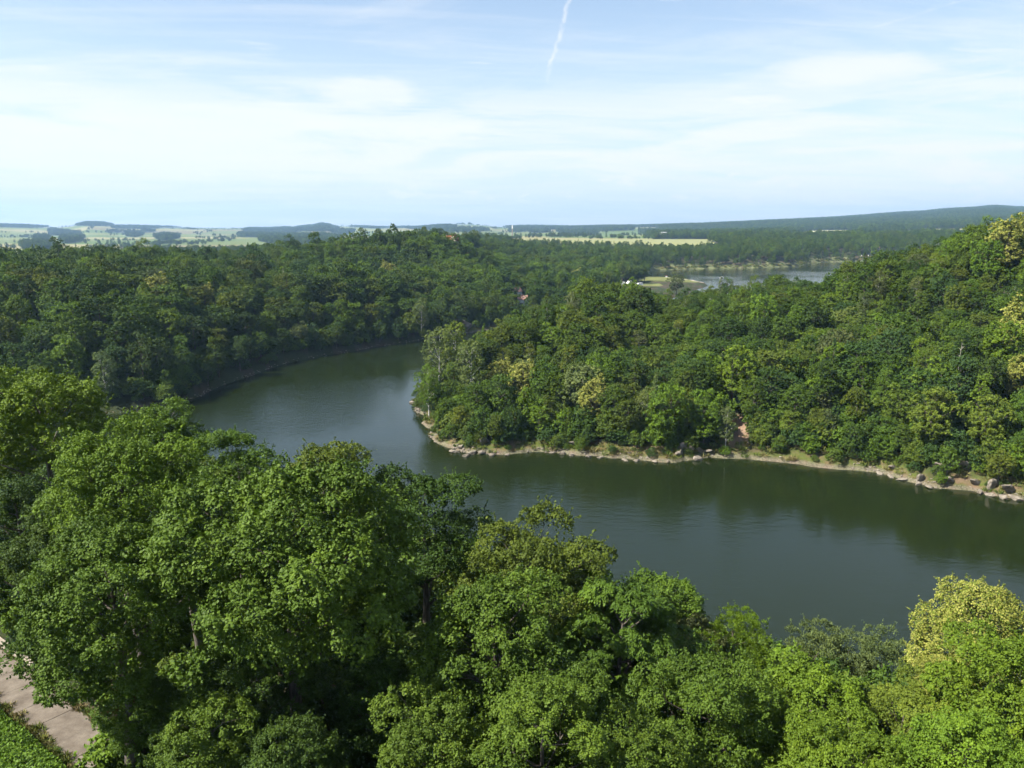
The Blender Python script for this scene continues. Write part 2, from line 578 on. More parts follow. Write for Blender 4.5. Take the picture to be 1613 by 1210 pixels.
def land_material():
    """soil, litter and grass near; field colours far away, taken from the land use stored on the mesh"""
    m, t, b = principled('land', 0.95, 0.1)
    geo = t.node('ShaderNodeNewGeometry').outputs['Position']
    at = t.node('ShaderNodeAttribute', attribute_type='GEOMETRY', attribute_name='use')
    n1 = t.noise(geo, 0.35, 6, 0.6)
    n2 = t.noise(geo, 3.0, 4, 0.6)
    n = t.math('ADD', t.math('MULTIPLY', n1, 0.6), t.math('MULTIPLY', n2, 0.4))
    var = t.ramp(n, [(0.3, (0.72, 0.72, 0.72)), (0.7, (1.25, 1.25, 1.25))])
    sh = t.node('ShaderNodeAttribute', attribute_type='GEOMETRY', attribute_name='shore').outputs['Fac']
    n3 = t.noise(geo, 0.22, 5, 0.62)
    strip = t.ramp(n3, [(0.34, (0.135, 0.092, 0.058)), (0.45, (0.105, 0.085, 0.038)), (0.55, (0.062, 0.080, 0.017)), (0.68, (0.11, 0.10, 0.036))])
    c = t.mix(sh, at.outputs['Color'], strip)
    # bleached rubble band just over the water level
    gz = t.sep(geo)[2]
    dist = t.node('ShaderNodeVectorMath', operation='LENGTH'); t.put(dist.inputs[0], geo)
    edge = t.math('ADD', gz, t.math('MULTIPLY', n3, -1.6))
    band = t.math('MULTIPLY', t.smooth(edge, 0.25, -0.35), t.math('MULTIPLY', sh, t.math('LESS_THAN', dist.outputs['Value'], 700.0)))
    c = t.mix(t.math('MULTIPLY', band, 0.6), c, t.ramp(n2, [(0.35, (0.06, 0.05, 0.038)), (0.62, (0.20, 0.17, 0.135))]))
    c = t.mix(1.0, c, var, 'MULTIPLY')
    t.l.new(c, b.inputs['Base Color'])
    bp = t.node('ShaderNodeBump')
    bp.inputs['Strength'].default_value = 0.7
    bp.inputs['Distance'].default_value = 0.25
    t.l.new(n2, bp.inputs['Height']); t.l.new(bp.outputs[0], b.inputs['Normal'])
    return m


def water_material():
    m, t, b = principled('water', 0.07, 0.5)
    b.inputs['IOR'].default_value = 1.333
    b.inputs['Base Color'].default_value = (0.008, 0.013, 0.003, 1)
    geo = t.node('ShaderNodeNewGeometry').outputs['Position']
    gx, gy, gz = t.sep(geo)
    big = t.noise(geo, 0.011, 3, 0.5, 0.6)                    # gusts: smoother and rougher patches
    gust = t.smooth(big, 0.40, 0.60, 0.22, 1.0)
    w1 = t.noise(t.xyz(t.math('MULTIPLY', gx, 0.55), gy, 0.0), 0.55, 4, 0.55, 0.3)
    w2_ = t.noise(t.xyz(t.math('MULTIPLY', gx, 0.7), gy, 5.0), 2.1, 3, 0.5)
    h = t.math('ADD', w1, t.math('MULTIPLY', w2_, 0.55))
    h = t.math('MULTIPLY', h, gust)
    bp = t.node('ShaderNodeBump')
    bp.inputs['Strength'].default_value = 1.0
    bp.inputs['Distance'].default_value = 0.12
    t.l.new(h, bp.inputs['Height']); t.l.new(bp.outputs[0], b.inputs['Normal'])
    return m


def rock_material():
    m, t, b = principled('shore_rock', 0.85, 0.25)
    tc = t.node('ShaderNodeTexCoord').outputs['Object']
    oi = t.node('ShaderNodeObjectInfo').outputs['Random']
    vec = t.vmath('ADD', tc, t.xyz(t.math('MULTIPLY', oi, 37.0), 0.0, 0.0))
    n = t.noise(vec, 1.3, 6, 0.65)
    v = t.noise(vec, 5.0, 4, 0.6)
    c = t.ramp(n, [(0.30, (0.09, 0.078, 0.06)), (0.50, (0.165, 0.14, 0.108)), (0.76, (0.28, 0.245, 0.195))])
    c = t.mix(t.smooth(v, 0.55, 0.75, 0.0, 0.45), c, (0.14, 0.13, 0.06))
    t.l.new(c, b.inputs['Base Color'])
    bp = t.node('ShaderNodeBump')
    bp.inputs['Strength'].default_value = 0.8
    bp.inputs['Distance'].default_value = 0.1
    t.l.new(v, bp.inputs['Height']); t.l.new(bp.outputs[0], b.inputs['Normal'])
    return m


def plain(name, col, rough=0.8, spec=0.3, vary=0.25, scale=2.0):
    m, t, b = principled(name, rough, spec)
    tc = t.node('ShaderNodeTexCoord').outputs['Object']
    n = t.noise(tc, scale, 5, 0.6)
    lo = tuple(c * (1 - vary) for c in col); hi = tuple(min(c * (1 + vary), 0.95) for c in col)
    t.l.new(t.ramp(n, [(0.3, lo), (0.7, hi)]), b.inputs['Base Color'])
    return m


M_LAND = land_material()
M_WATER = water_material()
M_ROCK = rock_material()

# ------------------------------------------------------------------ ground sheet (polar, reaches the horizon)
# woods and fields on the far slopes, as regions seen in the photograph: (u, v, half width, half height)
FAR_WOODS = [(35, 356, 60, 3.5), (100, 368, 28, 4), (65, 378, 16, 5), (60, 391, 30, 6), (115, 376, 22, 4), (150, 353, 42, 4.5), (110, 380, 20, 5),
             (88, 366, 14, 5), (215, 359, 45, 2.6), (270, 357, 30, 2.4), (320, 357, 30, 2.4), (235, 365, 14, 2.2), (212, 370, 16, 5), (262, 375, 20, 5), (185, 366, 18, 1.6),
             (345, 358, 16, 1.5), (430, 363, 50, 5), (400, 371, 30, 4), (445, 377, 45, 8), (500, 380, 45, 10), (515, 354, 24, 3), (500, 361, 40, 5), (540, 366, 22, 4), (430, 357, 40, 2), (590, 357, 40, 3),
             (680, 359, 45, 4.5), (730, 363, 45, 3), (725, 352, 14, 1.6), (745, 353, 10, 1.2), (640, 358, 30, 2), (840, 358, 50, 3.6), (815, 364, 18, 3), (880, 359, 60, 3), (920, 368, 26, 3), (960, 360, 60, 5), (890, 367, 14, 1.8), (850, 366, 20, 1.5)]
FAR_FIELDS = [(1010, 361, 30, 3.0), (1308, 369, 44, 6.5), (1400, 371, 45, 5.0), (1490, 367, 60, 6.5), (1600, 364, 50, 5), (1262, 373, 22, 5)]


def far_wood_mask(X, Y, Z):
    u, v, dep = project(np.stack([X, Y, Z], -1))
    ju = fbm(X / 160.0, Y / 160.0, 61, 3) * 9
    jv = fbm(X / 260.0, Y / 260.0, 71, 3) * 1.8
    wood = np.zeros(X.shape, bool)
    for a, b_, w, h in FAR_WOODS:
        wood |= ((u + ju - a) / (w * 0.88)) ** 2 + ((v + jv - b_) / (h * 0.85)) ** 2 < 1
    right = u > 985 + (v - 355) * 2
    fld = np.zeros(X.shape, bool)
    for a, b_, w, h in FAR_FIELDS:
        fld |= (np.abs((u + ju * 0.6 - a) / w) ** 3 + np.abs((v + jv * 0.5 - b_) / h) ** 3) < 1
    wood = np.where(right, ~fld, wood)
    return wood


PLATEAU = [at_z(u, v, z)[:2] for u, v, z in []]


def plateau_field(X, Y):
    """the pale grain field on the plateau beyond the lake"""
    u = CX + FPX * X / np.maximum(Y, 1)
    r = np.hypot(X, Y)
    j = fbm(X / 70.0, Y / 70.0, 5, 3)
    a = (u > 805 + j * 12) & (u < 1118 + j * 16) & (r > 1400 + j * 40) & (r < 2150)
    b_ = (u > 560) & (u < 690 + j * 10) & (r > 1400 + j * 30) & (r < 2000)
    return a | b_


def meadow(X, Y):
    """beach meadow and camp site by the far lake"""
    j = fbm(X / 14.0, Y / 14.0, 9, 3) * 5
    a = ((X - 166 + j) / 38.0) ** 2 + ((Y - 846 + j) / 50.0) ** 2 < 1
    b_ = ((X - 112) / 34.0) ** 2 + ((Y - 765 + j) / 26.0) ** 2 < 1
    return a | b_


def field_cells(X, Y):
    """long field strips: returns id noise in 0..1 and distance to the field border"""
    ang = 0.5
    Xr = X * math.cos(ang) + Y * math.sin(ang); Yr = -X * math.sin(ang) + Y * math.cos(ang)
    gx, gy = Xr / 760.0, Yr / 430.0
    ix, iy = np.floor(gx), np.floor(gy)
    d1 = np.full(X.shape, 9e9); d2 = np.full(X.shape, 9e9); cid = np.zeros(X.shape)
    for ox in (-1, 0, 1):
        for oy in (-1, 0, 1):
            cx_, cy_ = ix + ox, iy + oy
            hsh = np.sin(cx_ * 127.1 + cy_ * 311.7) * 43758.5453; r1 = hsh - np.floor(hsh)
            hsh = np.sin(cx_ * 269.5 + cy_ * 183.3) * 43758.5453; r2 = hsh - np.floor(hsh)
            hsh = np.sin(cx_ * 12.9 + cy_ * 78.2) * 43758.5453; r3 = hsh - np.floor(hsh)
            dd = np.hypot((cx_ + 0.15 + 0.7 * r1 - gx) * 760, (cy_ + 0.15 + 0.7 * r2 - gy) * 430)
            upd = dd < d1
            d2 = np.where(upd, d1, np.minimum(d2, dd))
            cid = np.where(upd, r3, cid)
            d1 = np.where(upd, dd, d1)
    return cid, d2 - d1


def make_ground():
    fine = np.radians(np.linspace(-41, 41, 520))
    coarse = np.radians(np.linspace(41, 319, 70))[1:-1]
    az = np.concatenate([fine, coarse])                # clockwise from +Y
    r = np.concatenate([[2.0], np.geomspace(14, 900, 250), np.geomspace(905, 12400, 200)])
    A, R = np.meshgrid(az, r)
    X, Y = np.sin(A) * R, np.cos(A) * R
    D = shore_distance(X, Y)
    Z = terrain(X, Y, D)
    na, nr = len(az), len(r)
    V = np.stack([X, Y, Z], -1).reshape(-1, 3)
    i = np.arange(nr - 1)[:, None]; j = np.arange(na)[None, :]
    j2 = (j + 1) % na
    F = np.stack([i * na + j, i * na + j2, (i + 1) * na + j2, (i + 1) * na + j], -1).reshape(-1, 4)[:, ::-1]
    me = mesh_np('ground', V, F, [M_LAND], smooth=True)
    # land use colours
    soil = np.array([0.055, 0.045, 0.028]); litter = np.array([0.030, 0.038, 0.014])
    dry = np.array([0.30, 0.24, 0.12]); grass = np.array([0.13, 0.17, 0.035]); earth = np.array([0.23, 0.155, 0.10])
    n = fbm(X / 9.0, Y / 9.0, 21, 3)[..., None]
    C = np.where(n > 0.15, soil, litter) * np.ones(X.shape + (1,))
    pen = (Y > 130) & (Y < 520) & (X > -45)
    sh = (D < 4.5 + 5 * n[..., 0]) & (D > -3)
    strip = np.where(n > 0.1, dry, np.where(n > -0.18, grass, earth))
    shore = np.clip(1 - (D - 3.0 - 3 * n[..., 0]) / 3.0, 0, 1) * (D > -3) * pen
    pu, pv, _ = project(np.stack([X, Y, Z], -1))
    for (cu, cv, w, h) in [(1158, 692, 20, 40), (1530, 632, 20, 16), (922, 556, 8, 8), (1290, 735, 40, 8)]:
        C = np.where(((((pu - cu) / w) ** 2 + ((pv - cv) / h) ** 2 < 1.2) & pen & (D > 0))[..., None], earth * (1 + 0.3 * n), C)
    rr = np.hypot(X, Y)
    mead = np.array([0.125, 0.135, 0.045])
    C = np.where((meadow(X, Y) & (D > 0))[..., None], mead * (1 + 0.25 * n), C)
    sand = np.array([0.36, 0.31, 0.24])
    C = np.where((meadow(X, Y) & (D > -2) & (D < 7))[..., None], sand, C)
    # far bank of the lake: pale reeds and stones
    C = np.where(((rr > 950) & (rr < 1700) & (D < 9) & (D > -4))[..., None], np.array([0.13, 0.14, 0.06]) * (1 + 0.5 * n), C)
    cid, edge = field_cells(X, Y)
    pal = np.array([[0.22, 0.26, 0.09], [0.36, 0.34, 0.17], [0.16, 0.23, 0.07], [0.42, 0.38, 0.21], [0.27, 0.30, 0.11], [0.20, 0.25, 0.09], [0.30, 0.26, 0.15]])
    fc = pal[np.clip((cid * len(pal)).astype(int), 0, len(pal) - 1)]
    fc = fc * np.array([0.50, 0.50, 0.40]) * (1 + 0.10 * fbm(X / 90.0, Y / 40.0, 77, 2))[..., None]
    C = np.where((rr > R_IN - 60)[..., None], fc, C)
    grain = np.array([0.195, 0.20, 0.085])
    C = np.where((plateau_field(X, Y))[..., None], grain * (1 + 0.06 * n), C)
    wood = far_wood_mask(X, Y, Z) & (rr > R_IN) & ~plateau_field(X, Y)
    C = np.where(wood[..., None], np.array([0.030, 0.048, 0.016]), C)
    bright = (rr > R_IN) & (~wood) & (pu > 1240) & (pu < 1360)
    C = np.where(bright[..., None], np.array([0.42, 0.39, 0.24]), C)
    col = np.concatenate([C, np.ones(X.shape + (1,))], -1).reshape(-1, 4).astype(np.float32)
    a = me.color_attributes.new('use', 'FLOAT_COLOR', 'POINT')
    a.data.foreach_set('color', np.ascontiguousarray(col).ravel())
    sa = me.attributes.new('shore', 'FLOAT', 'POINT'); sa.data.foreach_set('value', np.ascontiguousarray(shore, dtype=np.float32).ravel())
    o = obj('ground', me)
    tag(o, 'wooded banks, meadow and far farmland around the winding lake', None, None, 'structure')
    return o


make_ground()
print('ground', round(time.time() - T0, 1))

# water: one level sheet under the banks
wv = [(-900, 20, 0), (2100, 20, 0), (2100, 1700, 0), (-900, 1700, 0)]
water = obj('water', mesh_np('water', wv, [[0, 1, 2, 3]], [M_WATER]))
tag(water, 'dark green rippled lake water winding between wooded banks', None, None, 'structure')


# ------------------------------------------------------------------ foliage meshes
def unit(v):
    return v / np.maximum(np.linalg.norm(v, axis=-1, keepdims=True), 1e-9)


def fib_sphere(n, rnd, jitter=0.35):
    i = np.arange(n) + 0.5
    z = 1 - 2 * i / n
    ph = i * 2.399963 + rnd.uniform(0, 6.28)
    r = np.sqrt(1 - z * z)
    p = np.stack([r * np.cos(ph), r * np.sin(ph), z], -1)
    return unit(p + rnd.normal(0, jitter / math.sqrt(n) * 1.8, p.shape))


def leaf_quads(P, Dr, N, L, W, tone, fold=0.18):
    """folded two-triangle leaves: base P, direction Dr, face normal N"""
    Dr = unit(Dr)
    S = unit(np.cross(Dr, N))
    N = unit(np.cross(S, Dr))
    L = np.asarray(L)[:, None]; W = np.asarray(W)[:, None]
    tip = P + Dr * L - N * L * 0.10
    mid = P + Dr * L * 0.46
    a = mid + S * W * 0.5 - N * W * fold
    b = mid - S * W * 0.5 - N * W * fold
    V = np.stack([P, a, tip, b], 1).reshape(-1, 3)
    k = np.arange(len(P))[:, None] * 4
    F = np.concatenate([k + np.array([[0, 1, 2]]), k + np.array([[0, 2, 3]])], 1).reshape(-1, 3)
    return V, F, np.repeat(tone, 4)


def tube(pts, rad, sides=6):
    pts = np.asarray(pts, float); rad = np.asarray(rad, float)
    tg = np.gradient(pts, axis=0); tg = unit(tg)
    up = np.where(np.abs(tg[:, 2:3]) > 0.9, np.array([[1.0, 0, 0]]), np.array([[0, 0, 1.0]]))
    s = unit(np.cross(tg, up)); q = np.cross(s, tg)
    a = np.arange(sides) / sides * 2 * math.pi
    ring = s[:, None] * np.cos(a)[None, :, None] + q[:, None] * np.sin(a)[None, :, None]
    V = (pts[:, None] + ring * rad[:, None, None]).reshape(-1, 3)
    n = len(pts)
    i = np.arange(n - 1)[:, None]; j = np.arange(sides)[None]
    j2 = (j + 1) % sides
    F = np.stack([i * sides + j, i * sides + j2, (i + 1) * sides + j2, (i + 1) * sides + j], -1).reshape(-1, 4)
    F = np.concatenate([F[:, [0, 1, 2]], F[:, [0, 2, 3]]])
    return V, F


class Builder:
    def __init__(self):
        self.V, self.F, self.M, self.T, self.n = [], [], [], [], 0

    def add(self, V, F, m=0, tone=None):
        self.V.append(V); self.F.append(F + self.n); self.n += len(V)
        self.M.append(np.full(len(F), m)); self.T.append(np.full(len(V), 0.5) if tone is None else tone)

    def mesh(self, name, mats, smooth=False):
        return mesh_np(name, np.concatenate(self.V), np.concatenate(self.F), mats, np.concatenate(self.T), np.concatenate(self.M), smooth)

    def merge(self, other, shift):
        for V, F, M, T in zip(other.V, other.F, other.M, other.T):
            self.add(V, F - 0, 0)


def make_tree(seed, R=5.0, H=12.0, base=3.0, boughs=16, clumps=14, leaves=30, leaf=0.40, aspect=0.75, flat=0.75, style='broad',
              bough_r=(0.30, 0.46), droop=0.25, blossom=0.0, trunk_r=0.24, below=2.0, tip=1.0, spread=1.0, shoots=0.12):
    """a broadleaf tree: trunk and limbs (Builder), crown of leaf clumps (Builder).  Crown reaches from height `base` to `H`."""
    rd = np.random.default_rng(seed)
    hz = (H - base) / 2
    hc = base + hz
    cen = np.array([0, 0, hc])
    # bough centres over the crown volume, more near the top and rim
    d = fib_sphere(boughs, rd)
    d = d[d[:, 2] > -0.80]
    shape = 1.0 + 0.20 * np.clip(rd.normal(size=len(d)), -1.8, 1.5)
    q = rd.uniform(0.52, 0.74, len(d)) * shape
    B = cen + d * np.stack([q * R, q * R, q * hz], -1)
    if style == 'oval':
        B[:, :2] *= (0.75 + 0.35 * (1 - np.clip((B[:, 2:3] - base) / (H - base), 0, 1)))
    BR = rd.uniform(*bough_r, len(d)) * R
    top = Builder()
    # clump centres on each bough's surface
    allP, allN, allR, allT = [], [], [], []
    for k in range(len(B)):
        dd = fib_sphere(clumps * 2, rd)
        out = unit(B[k] - cen)
        facing = dd @ out + dd[:, 2] * 0.7
        dd = dd[facing > -0.35]
        pos = B[k] + dd * BR[k] * np.array([1, 1, flat]) * rd.uniform(0.72, 1.08, (len(dd), 1))
        # drop those buried in other boughs
        keep = np.ones(len(pos), bool)
        for m in range(len(B)):
            if m != k:
                keep &= np.linalg.norm((pos - B[m]) / np.array([1, 1, flat]), axis=1) > BR[m] * 0.72
        keep &= rd.random(len(pos)) > 0.14
        pos, dd = pos[keep], dd[keep]
        allP.append(pos); allN.append(unit(dd * 0.6 + np.array([0, 0, 0.75]) + out * 0.25))
        allR.append(rd.uniform(0.22, 0.50, len(pos)) * BR[k])
        allT.append(np.full(len(pos), rd.normal(0, 0.10)) + rd.normal(0, 0.09, len(pos)))
    P = np.concatenate(allP); N = np.concatenate(allN); CR = np.concatenate(allR); CT = np.concatenate(allT)
    nl = leaves
    n = len(P) * nl
    ci = np.repeat(np.arange(len(P)), nl)
    # leaves over a dome around each clump
    dv = unit(rd.normal(size=(n, 3)) + N[ci] * 1.15)
    off = rd.uniform(0.62, 1.05, n)[:, None] ** 0.7 * CR[ci][:, None] * spread
    pos = P[ci] + dv * off * np.array([1, 1, 0.8])
    on_shoot = rd.random(n) < shoots
    sd = unit(N + rd.normal(0, 0.55, N.shape))[ci]
    st = rd.random(n)[:, None]
    pos = np.where(on_shoot[:, None], P[ci] + sd * CR[ci][:, None] * (0.85 + 1.0 * st) + rd.normal(0, 0.25 * leaf, (n, 3)), pos)
    L = leaf * rd.uniform(0.5, 1.35, n)
    if style == 'frond':       # drooping ranks of narrow leaves
        hor = unit(np.stack([dv[:, 0], dv[:, 1], np.zeros(n)], -1) + rd.normal(0, 0.35, (n, 3)) * np.array([1, 1, 0]))
        Dr = hor + np.array([0, 0, -0.45]) + rd.normal(0, 0.15, (n, 3))
        NN = np.array([0, 0, 1.0]) + hor * 0.35 + rd.normal(0, 0.18, (n, 3))
        W = L * 0.42
    elif style == 'plume':     # upright silvery sprays
        Dr = np.array([0, 0, 0.8]) + dv * 0.8 + rd.normal(0, 0.35, (n, 3))
        NN = dv + rd.normal(0, 0.6, (n, 3))
        W = L * 0.42
    elif style == 'weep':      # birch: small hanging leaves
        Dr = dv * 0.5 + np.array([0, 0, -0.8]) + rd.normal(0, 0.4, (n, 3))
        NN = dv + np.array([0, 0, 0.4]) + rd.normal(0, 0.5, (n, 3))
        W = L * 0.62
    else:
        hor = np.stack([dv[:, 0], dv[:, 1], np.zeros(n)], -1)
        Dr = hor + rd.normal(0, 0.55, (n, 3)) + np.array([0, 0, -droop])
        NN = np.array([0, 0, 0.45]) + dv * 1.1 + rd.normal(0, 0.40, (n, 3))
        W = L * 0.86
    hgt = np.clip((pos[:, 2] - base) / (H - base), 0, 1)
    tone = 0.46 + CT[ci] + rd.normal(0, 0.11, n) + 0.06 * (off[:, 0] / np.maximum(CR[ci], 1e-6) > 0.9)
    tone = np.clip(tone, 0, 1)
    V, F, T = leaf_quads(pos - unit(Dr) * (L * 0.4)[:, None], Dr, NN, L, W, tone)
    if blossom > 0:
        fl = rd.random(len(F) // 2) < blossom
        mi = np.repeat(fl, 2).astype(int)
    else:
        mi = np.zeros(len(F), int)
    top.V.append(V); top.F.append(F); top.n += len(V); top.M.append(mi); top.T.append(T)
    # trunk and limbs
    wood = Builder()
    hgt = H * 0.78
    tz = np.linspace(-below, hgt, 9)
    bend = np.stack([np.sin(tz / H * 3 + rd.uniform(0, 6)), np.cos(tz / H * 2.5 + rd.uniform(0, 6))], -1) * 0.045 * H * 0.4
    bend -= bend[1]
    tp = np.concatenate([bend, tz[:, None]], 1)
    tr = trunk_r * (1 - 0.86 * np.clip(tz / hgt, 0, 1)) * np.where(tz < 0.6, 1.25, 1.0)
    wood.add(*tube(tp, tr, 8))
    for k in rd.permutation(len(B))[:max(5, int(len(B) * 0.8))]:
        b = B[k]
        z0 = np.clip(b[2] - 0.45 * np.hypot(b[0], b[1]) - 0.8, base * 0.45, hgt * 0.9)
        a = np.array([np.interp(z0, tz, tp[:, 0]), np.interp(z0, tz, tp[:, 1]), z0])
        m = (a + b) / 2 + np.array([0, 0, -0.06 * np.linalg.norm(b - a)]) + rd.normal(0, 0.12, 3)
        ts = np.linspace(0, 1, 5)[:, None]
        pts = a * (1 - ts) ** 2 + 2 * m * ts * (1 - ts) + b * ts ** 2
        r0 = trunk_r * 0.42 * (1 - 0.6 * z0 / hgt)
        wood.add(*tube(pts, np.linspace(r0, r0 * 0.25, 5), 5))
        for g in range(3):
            e = b + unit(rd.normal(size=3) + np.array([0, 0, 0.3])) * BR[k] * 0.85
            s = pts[3]
            wood.add(*tube(np.stack([s, (s + e) / 2 + rd.normal(0, 0.08, 3), e]), [r0 * 0.3, r0 * 0.18, r0 * 0.07], 4))
    return wood, top, hc, R


def make_conifer(seed, R=2.4, H=14.0, whorls=22, per=9, sprays=26, leaf=0.34, base=1.2, lax=0.25, below=2.0, trunk_r=0.17):
    rd = np.random.default_rng(seed)
    wood, top = Builder(), Builder()
    tz = np.linspace(-below, H, 8)
    wood.add(*tube(np.stack([0 * tz, 0 * tz, tz], -1), trunk_r * (1 - 0.93 * np.clip(tz / H, 0, 1)), 6))
    Ps, Ds, Ts = [], [], []
    for w in range(whorls):
        f = w / (whorls - 1)
        z = base + (H - base) * f ** 0.92
        ln = R * (1 - f) ** 0.8 * rd.uniform(0.8, 1.12) + 0.12
        for k in range(max(4, int(per * (1 - 0.4 * f)))):
            a = rd.uniform(0, 6.283)
            dr = np.array([math.cos(a), math.sin(a), 0])
            l2 = ln * rd.uniform(0.75, 1.1)
            t = rd.uniform(0.15, 1.0, sprays) ** 0.7
            p = dr * (t * l2)[:, None] + np.array([0, 0, 1]) * (z - lax * l2 * t ** 1.5 + 0.1 * l2 * t)[:, None]
            p += rd.normal(0, 0.10, p.shape) * (0.5 + l2 * 0.3)
            Ps.append(p)
            Ds.append(dr + rd.normal(0, 0.45, (sprays, 3)) + np.array([0, 0, -0.25]))
            Ts.append(np.full(sprays, 0.45 + rd.normal(0, 0.12)) + rd.normal(0, 0.08, sprays))
            e = dr * l2 * 0.8 + np.array([0, 0, z - lax * l2 * 0.6])
            if rd.random() < 0.35:
                wood.add(*tube(np.stack([np.array([0, 0, z]), e]), [trunk_r * 0.2, 0.01], 4))
    P = np.concatenate(Ps); Dd = np.concatenate(Ds); T = np.clip(np.concatenate(Ts), 0, 1)
    n = len(P)
    L = leaf * rd.uniform(0.7, 1.4, n)
    N = np.array([0, 0, 1.0]) + rd.normal(0, 0.45, (n, 3))
    V, F, TT = leaf_quads(P, Dd, N, L, L * 0.45, T)
    top.add(V, F, 0, TT)
    return wood, top, H * 0.55, R


def make_dead(seed, H=12.0, R=1.6, n=26, trunk_r=0.14, below=2.0):
    rd = np.random.default_rng(seed)
    wood = Builder()
    tz = np.linspace(-below, H, 8)
    tp = np.stack([0.15 * np.sin(tz * 0.5), 0.12 * np.cos(tz * 0.4), tz], -1)
    wood.add(*tube(tp, trunk_r * (1 - 0.9 * np.clip(tz / H, 0, 1)), 6))
    br = Builder()
    for k in range(n):
        z = H * rd.uniform(0.35, 0.97); a = rd.uniform(0, 6.283)
        l = R * (1.15 - z / H) * rd.uniform(0.6, 1.6) + 0.3
        s = np.array([np.interp(z, tz, tp[:, 0]), np.interp(z, tz, tp[:, 1]), z])
        e = s + np.array([math.cos(a), math.sin(a), rd.uniform(0.1, 0.7)]) * l
        m = (s + e) / 2 + rd.normal(0, 0.1, 3)
        br.add(*tube(np.stack([s, m, e]), [0.045, 0.03, 0.012], 4))
    return wood, br, H * 0.6, R


class Proto:
    def __init__(self, name, built, bark=M_BARK, leafmat=M_LEAF, kind='broadleaf'):
        wood, top, self.hc, self.R = built
        self.name, self.kind = name, kind
        self.trunk = wood.mesh(name + '_trunk', [bark], True)
        self.crown = top.mesh(name + '_crown', [leafmat, M_BLOSSOM])
        self.wood, self.top, self.bark, self.leafmat = wood, top, bark, leafmat
        self.height = float(np.concatenate(top.V)[:, 2].max())
        self._one = None

    def one_object(self):
        """trunk and crown in a single mesh, the source for far woods"""
        if self._one is None:
            b = Builder()
            for V, F, T in zip(self.wood.V, self.wood.F, self.wood.T):
                pass
            Vw, Fw = np.concatenate(self.wood.V), np.concatenate(self.wood.F)
            Vt, Ft = np.concatenate(self.top.V), np.concatenate(self.top.F)
            me = mesh_np(self.name + '_whole', np.concatenate([Vw, Vt]), np.concatenate([Fw, Ft + len(Vw)]), [self.bark, self.leafmat, M_BLOSSOM],
                         np.concatenate([np.full(len(Vw), 0.5), np.concatenate(self.top.T)]),
                         np.concatenate([np.zeros(len(Fw), int), np.concatenate(self.top.M) + 1]))
            o = bpy.data.objects.new(self.name + '_whole', me)
            o.color = (0.05, 0.1, 0.02, 0.0)
            self._one = o
        return self._one

    def place(self, name, loc, scale, rotz, colour, label, cat='tree', group=None, sz=None, sx=1.0):
        root = empty(name, loc)
        root.rotation_euler = (0, 0, rotz)
        root.scale = (scale * sx, scale / sx, sz if sz else scale)
        tag(root, label, cat, group)
        a = obj('trunk', self.trunk, root)
        b = obj('crown', self.crown, root)
        b.color = tuple(colour) + (1.0,)
        return root


# trees of the opposite banks
MID = [
    Proto('oak', make_tree(101, 4.6, 13.0, 0.8, 26, 11, 46, 0.30, bough_r=(0.24, 0.36), flat=0.95)),
    Proto('hornbeam', make_tree(102, 4.0, 13.5, 0.7, 26, 11, 46, 0.29, bough_r=(0.24, 0.36), flat=1.0)),
    Proto('maple', make_tree(103, 4.8, 14.0, 0.9, 28, 11, 46, 0.31, bough_r=(0.22, 0.36), flat=0.95)),
    Proto('ash', make_tree(104, 3.9, 14.5, 0.9, 26, 11, 44, 0.30, bough_r=(0.24, 0.34), style='frond', flat=0.9)),
    Proto('alder', make_tree(105, 3.2, 14.0, 0.5, 24, 11, 44, 0.28, style='oval', bough_r=(0.28, 0.40), flat=1.1)),
    Proto('beech', make_tree(106, 4.5, 13.5, 0.6, 32, 9, 46, 0.30, bough_r=(0.20, 0.32), flat=0.85)),
    Proto('birch', make_tree(107, 2.9, 14.0, 0.6, 24, 11, 50, 0.22, style='weep', bough_r=(0.28, 0.40), flat=1.2, trunk_r=0.14), M_BIRCH, kind='birch'),
    Proto('lime', make_tree(108, 3.9, 13.5, 0.8, 26, 11, 46, 0.29, bough_r=(0.24, 0.36), flat=1.0, blossom=0.78), kind='lime'),
    Proto('pine', make_conifer(109, 2.6, 14.0), leafmat=M_NEEDLE, kind='conifer'),
    Proto('larch', make_conifer(110, 2.2, 13.0, 24, 9, 22, 0.30, 1.0, 0.10), leafmat=M_NEEDLE, kind='conifer'),
    Proto('bush', make_tree(111, 2.2, 3.2, 0.1, 12, 9, 34, 0.23, bough_r=(0.34, 0.5), trunk_r=0.06, below=1.0), kind='shrub'),
]
BYN = {p.name: p for p in MID}
print('mid protos', round(time.time() - T0, 1), [len(p.crown.polygons) for p in MID])

# ------------------------------------------------------------------ where the trees of the far banks stand
def scatter(x0, x1, y0, y1, step, seed, jit=0.42):
    rd = np.random.default_rng(seed)
    gx, gy = np.meshgrid(np.arange(x0, x1, step), np.arange(y0, y1, step))
    gx = gx + (np.arange(gx.shape[0])[:, None] % 2) * step / 2
    gx = gx + rd.uniform(-jit, jit, gx.shape) * step; gy = gy + rd.uniform(-jit, jit, gy.shape) * step
    return gx.ravel(), gy.ravel()


def in_view(X, Y, margin=150):
    u = CX + FPX * X / np.maximum(Y, 1) 
    return (Y > 5) & (u > -margin) & (u < 1613 + margin)


def bare_spot(X, Y, Z):
    pu, pv, _ = project(np.stack([X, Y, Z], -1))
    hit = np.zeros(X.shape, bool)
    for (cu, cv, w, h) in [(1158, 692, 17, 40), (1528, 640, 18, 32), (922, 556, 6, 10)]:
        hit |= ((pu - cu) / w) ** 2 + ((pv - cv) / h) ** 2 < 1
    return hit & (Y < 420)


